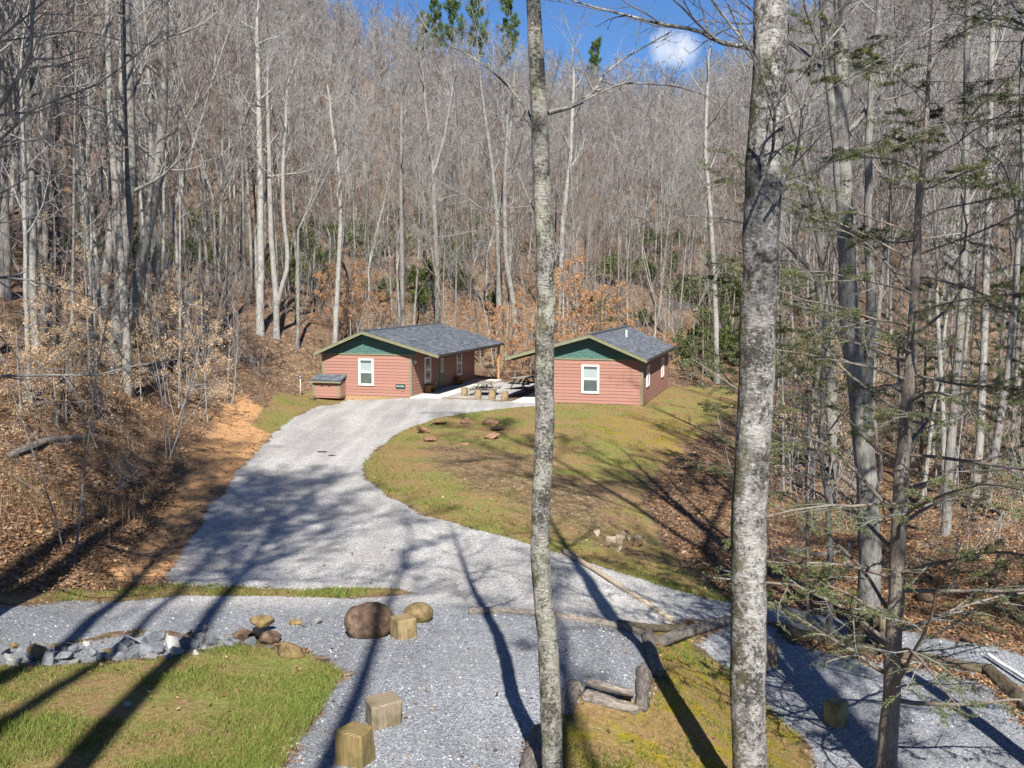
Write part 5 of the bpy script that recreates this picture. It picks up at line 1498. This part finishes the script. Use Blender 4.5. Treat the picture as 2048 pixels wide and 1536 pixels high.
# ---- brushwood, saplings, evergreens
def shrub(seed, n, H, r0, spread=.5, minr=.005, k=(5, 4)):
    g = np.random.default_rng(seed); ps = np.zeros((n, 7, 3)); base = g.normal(0, .12, (n, 3)) * [1, 1, 0]
    d = norm(np.c_[g.normal(0, spread, (n, 2)), np.ones(n)]); c = base.copy(); ps[:, 0] = c
    for i in range(1, 7):
        d = norm(d + g.normal(0, .07, (n, 3)) + [0, 0, .03]); c = c + d * (H / 6 * g.uniform(.7, 1.2, (n, 1))); ps[:, i] = c
    rr = r0 * g.uniform(.6, 1.2, (n, 1)) * np.linspace(1, .25, 7)[None]
    b, br, L2 = kids(g, ps, rr, k[0], .25, 1, .6, .2, np.full(n, H * .35), .6, 4, .3, .1, minr)
    t3, t3r, _ = kids(g, b, br, k[1], .2, 1, .6, .2, L2 * .5, .7, 3, .2, .1, minr * .8)
    return [(ps, rr, 5), (b, br, 3), (t3, t3r, 3)]


under_col = bpy.data.collections.new('brush_kinds')
for i, (n, H, r0, sp, mt) in enumerate([(5, 3.2, .018, .35, 'twig'), (3, 4.6, .024, .2, 'twig'), (9, 2.2, .012, .6, 'twig_red'), (2, 6.0, .032, .12, 'bark_pale'), (7, 1.6, .010, .7, 'twig')]):
    v_, f_ = tubes(shrub(500 + i, n, H, r0, sp, .007))
    under_col.objects.link(bpy.data.objects.new('brush', mesh_np('brush', v_, [f_], mats=[M[mt]])))


def brush_ok(x, y):
    px, py = pix(x, y, base_z(x, y))
    return (np.abs(x) < y * .56 + 5) & free(x, y, 1.3) & ((y > 70) | (px < 520) | ((px > 1440) & (y > 26)))


U_ = poisson(-130, 130, 17, 190, 60000, 1.02, 15, brush_ok)
_px = pix(U_[:, 0], U_[:, 1], base_z(U_[:, 0], U_[:, 1]))[0]
U_ = U_[~((_px < 500) & (U_[:, 1] < 46) & (gT.random(len(U_)) < .72))]
_px = pix(U_[:, 0], U_[:, 1], base_z(U_[:, 0], U_[:, 1]))[0]
U_ = U_[gT.random(len(U_)) < np.where((_px > 1440) & (U_[:, 1] < 70), .38, .62)]
U_ = U_[gT.random(len(U_)) < np.clip(1.3 - U_[:, 1] / 200, .2, 1)]
scatter('undergrowth', np.c_[U_, gz(U_[:, 0], U_[:, 1]) - .1], gT.uniform(.6, 1.25, len(U_)), 5, under_col, 18, .1)

COPPER = [(.46, .255, .125), (.54, .33, .18), (.36, .18, .085), (.60, .41, .25)]
PALE = [(.58, .44, .28), (.52, .36, .22), (.66, .53, .37), (.46, .29, .16)]


def beech(seed, H, r0, cols, nleaf, n_limb=16, up=.05, la=1.2, spread=.34, size=.095):
    g = np.random.default_rng(seed); P, Rr = trunk_line(g, H, r0, 12, .03, .03)
    lb, lr, o = crown_of(g, P, Rr, H, n_limb, .14, spread, 3, 6, 4, 2, up, la, .004, .5)
    t = tubes([(P, Rr, 7), (lb, lr, 5)]); c = tubes(o)
    v, f, cc = leaves_on(g, o, nleaf, size, cols, .8, .07)
    return mesh_np('trunk', *[t[0], [t[1]]], smooth=True, mats=[M['bark_pale']]), mesh_np('crown', c[0], [c[1]], mats=[M['twig']]), mesh_np('leaves', v, [f], cols=cc, mats=[M['leaf']])


BE = [beech(601, 7.5, .06, COPPER, 5200), beech(602, 5.5, .045, COPPER, 4200), beech(603, 6.5, .055, PALE, 2600, 13, -.05, 1.45, .42, .085), beech(604, 4.5, .04, PALE, 2000, 11, -.05, 1.5, .5, .085)]


def put_beech(px, py, k, s, label, group, up=0):
    q = hit(px, py); z = gz(q[0], q[1])[0] - .1; g = gT
    if 'holding' in label: label = ('low' if s < .68 else 'mid-sized' if s < .85 else 'tall') + ' tan-leaved beech ' + where(px, q[1])
    r = thing('beech_sapling', label, 'young beech', (q[0], q[1], z), g.random() * 6.28, group); r.scale = (s, s, s * g.uniform(.9, 1.1))
    for m in BE[k]: obj(m.name.split('.')[0], m, r)


for i, (px, dd, k, s, l) in enumerate([(668, 73, 0, .75, 'copper-leaved young beech behind the left eave of the far cabin'), (700, 75, 1, 1.0, 'copper-leaved young beech just left of the far cabin ridge'), (728, 77, 0, .9, 'tall copper beech rising over the peak of the far gable'),
                                       (755, 76, 1, .9, 'copper beech low over the far cabin ridge'), (690, 79, 0, .9, 'copper beech farther back left of the far ridge'), (1128, 70, 0, 1.25, 'tallest copper beech right behind the slender trunk'),
                                       (1150, 74, 0, 1.1, 'bright copper beech over the left roof of the near cabin'), (1180, 76, 1, 1.15, 'copper beech over the peak of the near gable'), (1208, 72, 0, 1.0, 'copper beech behind the ridge of the near cabin'), (1238, 73, 1, 1.0, 'copper beech left of the white roof pipe'),
                                       (1120, 67, 1, .9, 'low copper beech right at the slender trunk'), (1262, 74, 1, .8, 'copper beech behind the far end of the near ridge'), (1012, 74, 1, 1.05, 'copper beech over the far picnic table'), (1045, 73, 0, .9, 'copper beech left of the slender trunk behind the tables'),
                                       (1062, 70, 1, .85, 'low copper beech at the eave of the near cabin'), (978, 78, 1, .9, 'copper beech past the far corner of the porch roof'), (930, 82, 1, .8, 'copper beech low above the far cabin roof slope'), (1290, 72, 1, .7, 'copper beech near the right roof end of the near cabin'),
                                       (1030, 69, 1, .6, 'small copper beech on the ground behind the picnic tables'), (985, 72, 3, .7, 'paler young beech behind the porch post'), (1330, 74, 1, .7, 'copper beech right of the near cabin roof')]):
    x, y = at(px, 600, dd)[:2]; z = gz(x, y)[0] - .1
    r = thing('beech_sapling', l, 'young beech', (x, y, z), gT.random() * 6.28, 'copper beeches round the cabins'); s *= .88; r.scale = (s, s, s)
    for m in BE[k]: obj(m.name.split('.')[0], m, r)
for i in range(22):
    px, py = gT.uniform(10, 430), gT.uniform(650, 850); k = 2 + i % 2
    put_beech(px, py, k, gT.uniform(.4, .8), 'young beech holding pale tan leaves on the left bank', 'tan-leaved beeches on the left bank')
for i in range(34):
    px, py = gT.uniform(1560, 2060), gT.uniform(760, 1010); k = 2 + i % 2
    put_beech(px, py, k, gT.uniform(.5, .95), 'young beech holding pale tan leaves in the ravine', 'tan-leaved beeches in the ravine')
for px, py, s, l in ((1905, 1190, .62, 'left'), (1990, 1170, .7, 'middle and tallest'), (2050, 1200, .6, 'right')):
    put_beech(px, py, 3, s, f'low pale-leaved beech above the lower road, {l} of three', 'low beeches near the lower road')

# rhododendron clumps
g = np.random.default_rng(44); EV = []
for i in range(3):
    sg_ = shrub(700 + i, 9, 2.2, .02, .6, .006); t_ = tubes(sg_)
    v, f, cc = leaves_on(g, sg_[1:], 1700, .15, [(.08, .12, .03), (.12, .165, .045), (.06, .09, .028), (.17, .19, .06)], .6, .10)
    EV.append((mesh_np('stems', t_[0], [t_[1]], mats=[M['twig']]), mesh_np('leaves', v, [f], cols=cc, mats=[M['leaf']])))
for i in range(70):
    px, py = (gT.uniform(560, 1020), gT.uniform(440, 640)) if i < 34 else ((gT.uniform(1100, 1480), gT.uniform(500, 660)) if i < 52 else ((gT.uniform(1360, 1500), gT.uniform(660, 770)) if i < 60 else (gT.uniform(40, 450), gT.uniform(420, 560))))
    q = hit(px, py)
    if not free(np.array([q[0]]), np.array([q[1]]), 2.0)[0]: continue
    zn = 'on the slope behind the far cabin' if i < 34 else ('on the slope behind the near cabin' if i < 52 else ('beside the near cabin' if i < 60 else 'up the left hillside'))
    r = thing('rhododendron', f'green rhododendron clump {where(px, q[1])}', 'evergreen shrub', (q[0], q[1], gz(q[0], q[1])[0] - .1), gT.random() * 6.28, f'rhododendrons {zn}'); s = gT.uniform(.7, 1.5); r.scale = (s, s, s)
    for m in EV[i % 3]: obj(m.name.split('.')[0], m, r)

# hemlocks farther off
g = np.random.default_rng(45)
P, Rr = trunk_line(g, 11, .12, 14, .01, .01)
lb, lr, tw, twr, t3, t3r = hemlock_limbs(g, P, Rr, 44, .12, 2.6)
v1, f1 = tubes([(P, Rr, 8), (lb, lr, 4)]); v2, f2 = tubes([(tw, twr, 3), (t3, t3r, 3)]); v3, f3, c3 = needles(g, [(tw,), (t3,)], 34000, .085, .03)
HM = (mesh_np('trunk', v1, [f1], smooth=True, mats=[M['bark_hemlock']]), mesh_np('crown', v2, [f2], mats=[M['twig']]), mesh_np('needles', v3, [f3], cols=c3, mats=[M['needle']]))
for px, py, s, l in ((1500, 1015, .8, 'young hemlock half behind the thick pale trunk'), (1620, 960, .8, 'feathery hemlock left of the dark leaning tree'), (1405, 775, .55, 'small hemlock at the corner of the near cabin'),
                     (1990, 900, .9, 'feathery hemlock beneath the pale leaning trunk'), (1840, 960, .8, 'feathery hemlock behind the young hemlock on the pad'), (2040, 1000, .9, 'feathery hemlock at the right edge of the ravine'), (1560, 850, .8, 'feathery hemlock deep in the ravine')):
    q = hit(px, py); r = thing('hemlock', l, 'hemlock', (q[0], q[1], gz(q[0], q[1])[0] - .1), gT.random() * 6.28); r.scale = (s, s, s)
    for m in HM: obj(m.name.split('.')[0], m, r)

# pines along the skyline
g = np.random.default_rng(46)


def pine(seed, H):
    g = np.random.default_rng(seed); P, Rr = trunk_line(g, H, .22, 14, .01, .01)
    lb, lr, L = kids(g, P, Rr, 30, .50, 1, 1.1, .25, np.array([H * .15]), .3, 5, .3, .1, .02)
    tw, twr, _ = kids(g, lb, lr, 6, .25, 1, .7, .2, L * .4, .5, 3, .4, .1, .012)
    v, f, c = leaves_on(g, [(lb, lr), (tw, twr)], 7500, .30, [(.10, .15, .045), (.13, .185, .055), (.075, .12, .04), (.17, .21, .07)], -.6, .22)
    a, b_ = tubes([(P, Rr, 7)]), tubes([(lb, lr, 4), (tw, twr, 3)])
    return mesh_np('trunk', a[0], [a[1]], smooth=True, mats=[M['bark_dark']]), mesh_np('crown', b_[0], [b_[1]], mats=[M['twig']]), mesh_np('needles', v, [f], cols=c, mats=[M['needle']])


PI_ = [pine(801, 24), pine(802, 22)]
for px, top, d, k, l in ((846, 25, 205, 0, 'green pine on the ridge with a broken outline, leftmost'), (955, -12, 212, 1, 'full green pine on the ridge between two others'), (1018, 0, 212, 0, 'round-headed pine on the ridge left of the slender trunk'),
                         (905, -25, 222, 1, 'thin pine on the ridge reaching above the frame'), (1192, 88, 235, 1, 'small pine on the ridge right of the slender trunk'), (870, 0, 232, 1, 'pine behind the leftmost pine on the ridge')):
    P_ = at(px, top, d); z = gz(P_[0], d)[0]; s = (P_[2] - z) / (24, 22)[k]
    r = thing('pine', l, 'pine', (P_[0], d, z), gT.random() * 6); r.scale = (s * .78, s * .78, s)
    for m in PI_[k]: obj(m.name.split('.')[0], m, r)

# ------------------------------------------------------------------ ground cover
def sprinkle(n, y0, y1, ok, seed, power=1.2, half=.58):
    g = np.random.default_rng(seed); u = g.random(n)
    y = (y0 ** (1 - power) + u * (y1 ** (1 - power) - y0 ** (1 - power))) ** (1 / (1 - power)) if power != 1 else y0 * (y1 / y0) ** u
    x = g.uniform(-1, 1, n) * (y * half + 2); k = ok(x, y); return x[k], y[k]


g = np.random.default_rng(51)
LEAFC = [(.28, .155, .08), (.20, .105, .055), (.37, .225, .125), (.48, .34, .21), (.13, .072, .042), (.31, .19, .11)]
lx, ly = sprinkle(330000, 13, 90, lambda x, y: (usd(P_CLEAR, x, y) > .05), 52, 1.5)
x2, y2 = sprinkle(26000, 10, 62, lambda x, y: (usd(P_LAWN + P_MOSS + P_SWALE, x, y) < 0), 53, 1.5)
kx = g.random(len(x2)) < np.clip((y2 - 9) / 40, .04, .5); x2, y2 = x2[kx], y2[kx]
dd_ = P_DIRT[0]; thin = (sdist(dd_, lx, ly) > 0) | (g.random(len(lx)) < .18); lx, ly = lx[thin], ly[thin]
# drifts against the long log
lg = np.array([hit(*q) for q in [(1570, 1272), (1640, 1290), (1720, 1310), (1850, 1332), (1970, 1356), (2040, 1420), (2080, 1480)]])
k_ = g.integers(0, len(lg) - 1, 2600); f_ = g.random((2600, 1)); dr_ = lg[k_] * (1 - f_) + lg[k_ + 1] * f_ + np.c_[g.normal(0, .12, 2600), -np.abs(g.normal(0, .26, 2600)) + .05]
x3, y3 = sprinkle(5000, 10, 24, lambda x, y: usd(P_GRAVEL, x, y) < 0, 54, 1.5); k3_ = g.random(len(x3)) < .10
X = np.concatenate([lx, x2, dr_[:, 0], x3[k3_]]); Y = np.concatenate([ly, y2, dr_[:, 1], y3[k3_]])
Z = gz(X, Y) + g.uniform(.0, .05, len(X))
LS = g.uniform(.06, .12, len(X)) * np.clip(Y / 22, .62, 1.1); nr_ = Y < 25
v1, f1, c1_ = blades(g, np.c_[X, Y, Z][nr_], LS[nr_], LEAFC, .0, aspect=.6, flatz=.35)
v2, f2, c2_ = blades(g, np.c_[X, Y, Z][~nr_], LS[~nr_], LEAFC, .0, aspect=.6, flatz=.35, simple=True)
v_, f_, c_ = np.r_[v1, v2], np.r_[f1, f2 + len(v1)], np.r_[c1_, c2_]
obj('leaf_litter', mesh_np('leaf_litter', v_, [f_], cols=c_, mats=[M['leaf']]), kind='stuff')


def grass(name, polys, n, y0, y1, hgt, wid, cols, seed, power=1.8, edge=.0, lean=.5):
    g = np.random.default_rng(seed); x, y = sprinkle(n, y0, y1, lambda x, y: usd(polys, x, y) < -edge, seed, power)
    pn = fbm(x / 1.1, y / 1.1, seed, 4) + g.normal(0, .07, len(x)) + .12 * np.exp(-np.maximum(usd(P_GRAVEL, x, y), 0) / 1.0) - .17 * np.clip(.5 - usd(P_BROWN, x, y) / 2, 0, 1); k = pn > .36; x, y, pn = x[k], y[k], pn[k]
    m = len(x); z = gz(x, y) - .01; a = g.random(m) * 6.28; h = hgt * g.uniform(.5, 1.4, m) * np.clip((pn - .3) * 3, .4, 1.4); w = wid * (1 + y / 30)
    c = np.c_[x, y, z]; s = np.c_[np.cos(a), np.sin(a), a * 0] * (w * .5)[:, None]; tip = c + np.c_[g.normal(0, lean, (m, 2)) * h[:, None], h]
    V_ = np.stack([c - s, c + s, tip], 1).reshape(-1, 3)
    cc = np.asarray(cols)[np.clip(((pn - .40) * 3.0 * len(cols) * .5 + g.random(m) * len(cols) * .62).astype(int), 0, len(cols) - 1)] * g.uniform(.75, 1.2, (m, 1))
    obj(name, mesh_np(name, V_, [np.arange(3 * m).reshape(m, 3)], cols=np.repeat(cc, 3, 0), mats=[M['leaf']]), kind='stuff')


GR = [(.34, .265, .14), (.27, .225, .09), (.20, .205, .06), (.135, .175, .04), (.165, .215, .05)]
grass('lawn_grass', [P_LAWN[2]], 240000, 9.5, 18, .07, .010, GR, 55, 1.5)
grass('lawn_grass', [P_LAWN[0], P_LAWN[1], P_LAWN[3]], 330000, 17, 64, .07, .014, GR, 56, 1.6)
grass('swale_grass', P_SWALE, 16000, 12, 19, .07, .010, GR, 61, 1.5)
grass('moss_tufts', P_MOSS, 130000, 9.5, 24, .06, .014, [(.26, .17, .07), (.29, .215, .035), (.22, .20, .03), (.12, .16, .035), (.075, .125, .035)], 57, 1.5)
# dry stalks along the left bank and by the cabin
def dry_ok(x, y):
    d = sdist(P_DIRT[0], x, y); px, py = pix(x, y, base_z(x, y))
    return (px < 640) & (usd(P_CLEAR, x, y) > .3) & (d > .2) & (d < 8 + fbm(x / 4, y / 4, 3) * 5) & (fbm(x / 2.2, y / 2.2, 8) > .48)


x, y = sprinkle(50000, 18, 72, dry_ok, 58, 1.2); tx = np.repeat(x[:420], 11) + gT.normal(0, .2, 11 * len(x[:420])); ty = np.repeat(y[:420], 11) + gT.normal(0, .2, 11 * len(x[:420]))
m = len(tx); h = gT.uniform(.25, .85, m); tz = gz(tx, ty) - .03; a = gT.random(m) * 6.28; wd = .007 + ty * .00022
c = np.c_[tx, ty, tz]; s = np.c_[np.cos(a), np.sin(a), a * 0] * (wd)[:, None] * .5; ln = gT.normal(0, .22, (m, 2))
mid = c + np.c_[ln * h[:, None] * .35, h * .6]; tip = c + np.c_[ln * h[:, None] * 1.1, h * .95]
V_ = np.stack([c - s, c + s, mid + s * .8, mid - s * .8, tip], 1).reshape(-1, 3); i0 = np.arange(m)[:, None] * 5
cc = np.asarray([(.24, .175, .11), (.19, .13, .078), (.33, .26, .17), (.14, .096, .06)])[gT.integers(0, 4, m)] * gT.uniform(.8, 1.15, (m, 1))
obj('dry_stalks', mesh_np('dry_stalks', V_, [i0 + np.array([0, 1, 2, 3]), i0 + np.array([3, 2, 4])], cols=np.repeat(cc, 5, 0), mats=[M['leaf']]), kind='stuff')
# loose stones on the nearest gravel
g = np.random.default_rng(59); x, y = sprinkle(32000, 9.8, 24, lambda x, y: usd(P_GRAVEL, x, y) < .15, 60, 1.7)
m = len(x); OC = np.array([[1, 0, 0], [0, 1, 0], [-1, 0, 0], [0, -1, 0], [0, 0, .8]]); s = (.008 + .014 * g.random(m) ** 2.5) * (1 + y / 60)
V_ = OC[None] * g.uniform(.6, 1.2, (m, 5, 1)); a = g.random(m) * 6.28; ca, sa = np.cos(a)[:, None], np.sin(a)[:, None]
V_ = np.stack([V_[..., 0] * ca - V_[..., 1] * sa, V_[..., 0] * sa + V_[..., 1] * ca, V_[..., 2]], -1) * s[:, None, None] + np.c_[x, y, gz(x, y) - .002][:, None]
i0 = np.arange(m)[:, None] * 5; Ft = np.concatenate([i0 + np.array(q) for q in ([0, 1, 4], [1, 2, 4], [2, 3, 4], [3, 0, 4])])
cc = np.array([.36, .365, .375])[None] * g.choice([.3, .5, .7, .95, 1.45], (m, 1), p=[.2, .27, .27, .2, .06])
gm = NT('gravel_stone'); M['gravel'] = gm.done(gm.attr().outputs['Color'], .9)
obj('loose_gravel', mesh_np('loose_gravel', V_.reshape(-1, 3), [Ft], cols=np.repeat(cc, 5, 0), mats=[M['gravel']]), kind='stuff')

# growths that would share a description are told apart by how near they stand
hp = sorted([o for o in COL.objects if o.name.startswith('heap_stone') and 'angular' in o['label']], key=lambda o: o.location.x)
for o, w1 in zip(hp, ('leftmost', 'second from the left', 'third from the left', 'fourth from the left', 'fifth from the left', 'sixth from the left', 'central', 'sixth from the right', 'fifth from the right', 'fourth from the right', 'third from the right', 'second from the right', 'rightmost')):
    o['label'] = f'pale tan stone, {w1} in the heap below the grass slope'
seen = {}
for o in COL.objects:
    if o.parent is None and 'label' in o and o['category'] in ('tree', 'young beech', 'evergreen shrub', 'stone') and len(o['label'].split()) < 16: seen.setdefault(o['label'], []).append(o)
for lab, os_ in seen.items():
    if len(os_) > 1:
        os_.sort(key=lambda o: o.location.y); os_ = os_ if len(os_) < 9 else os_[:8]
        w_ = ['nearer', 'farther'] if len(os_) == 2 else ['nearest', 'middle', 'farthest'] if len(os_) == 3 else ['nearest', 'second nearest', 'third nearest', 'fourth nearest', 'fifth nearest', 'sixth nearest', 'seventh nearest', 'eighth nearest'][:len(os_)]
        for w1, o in zip(w_, os_): o['label'] = w1 + ' ' + lab
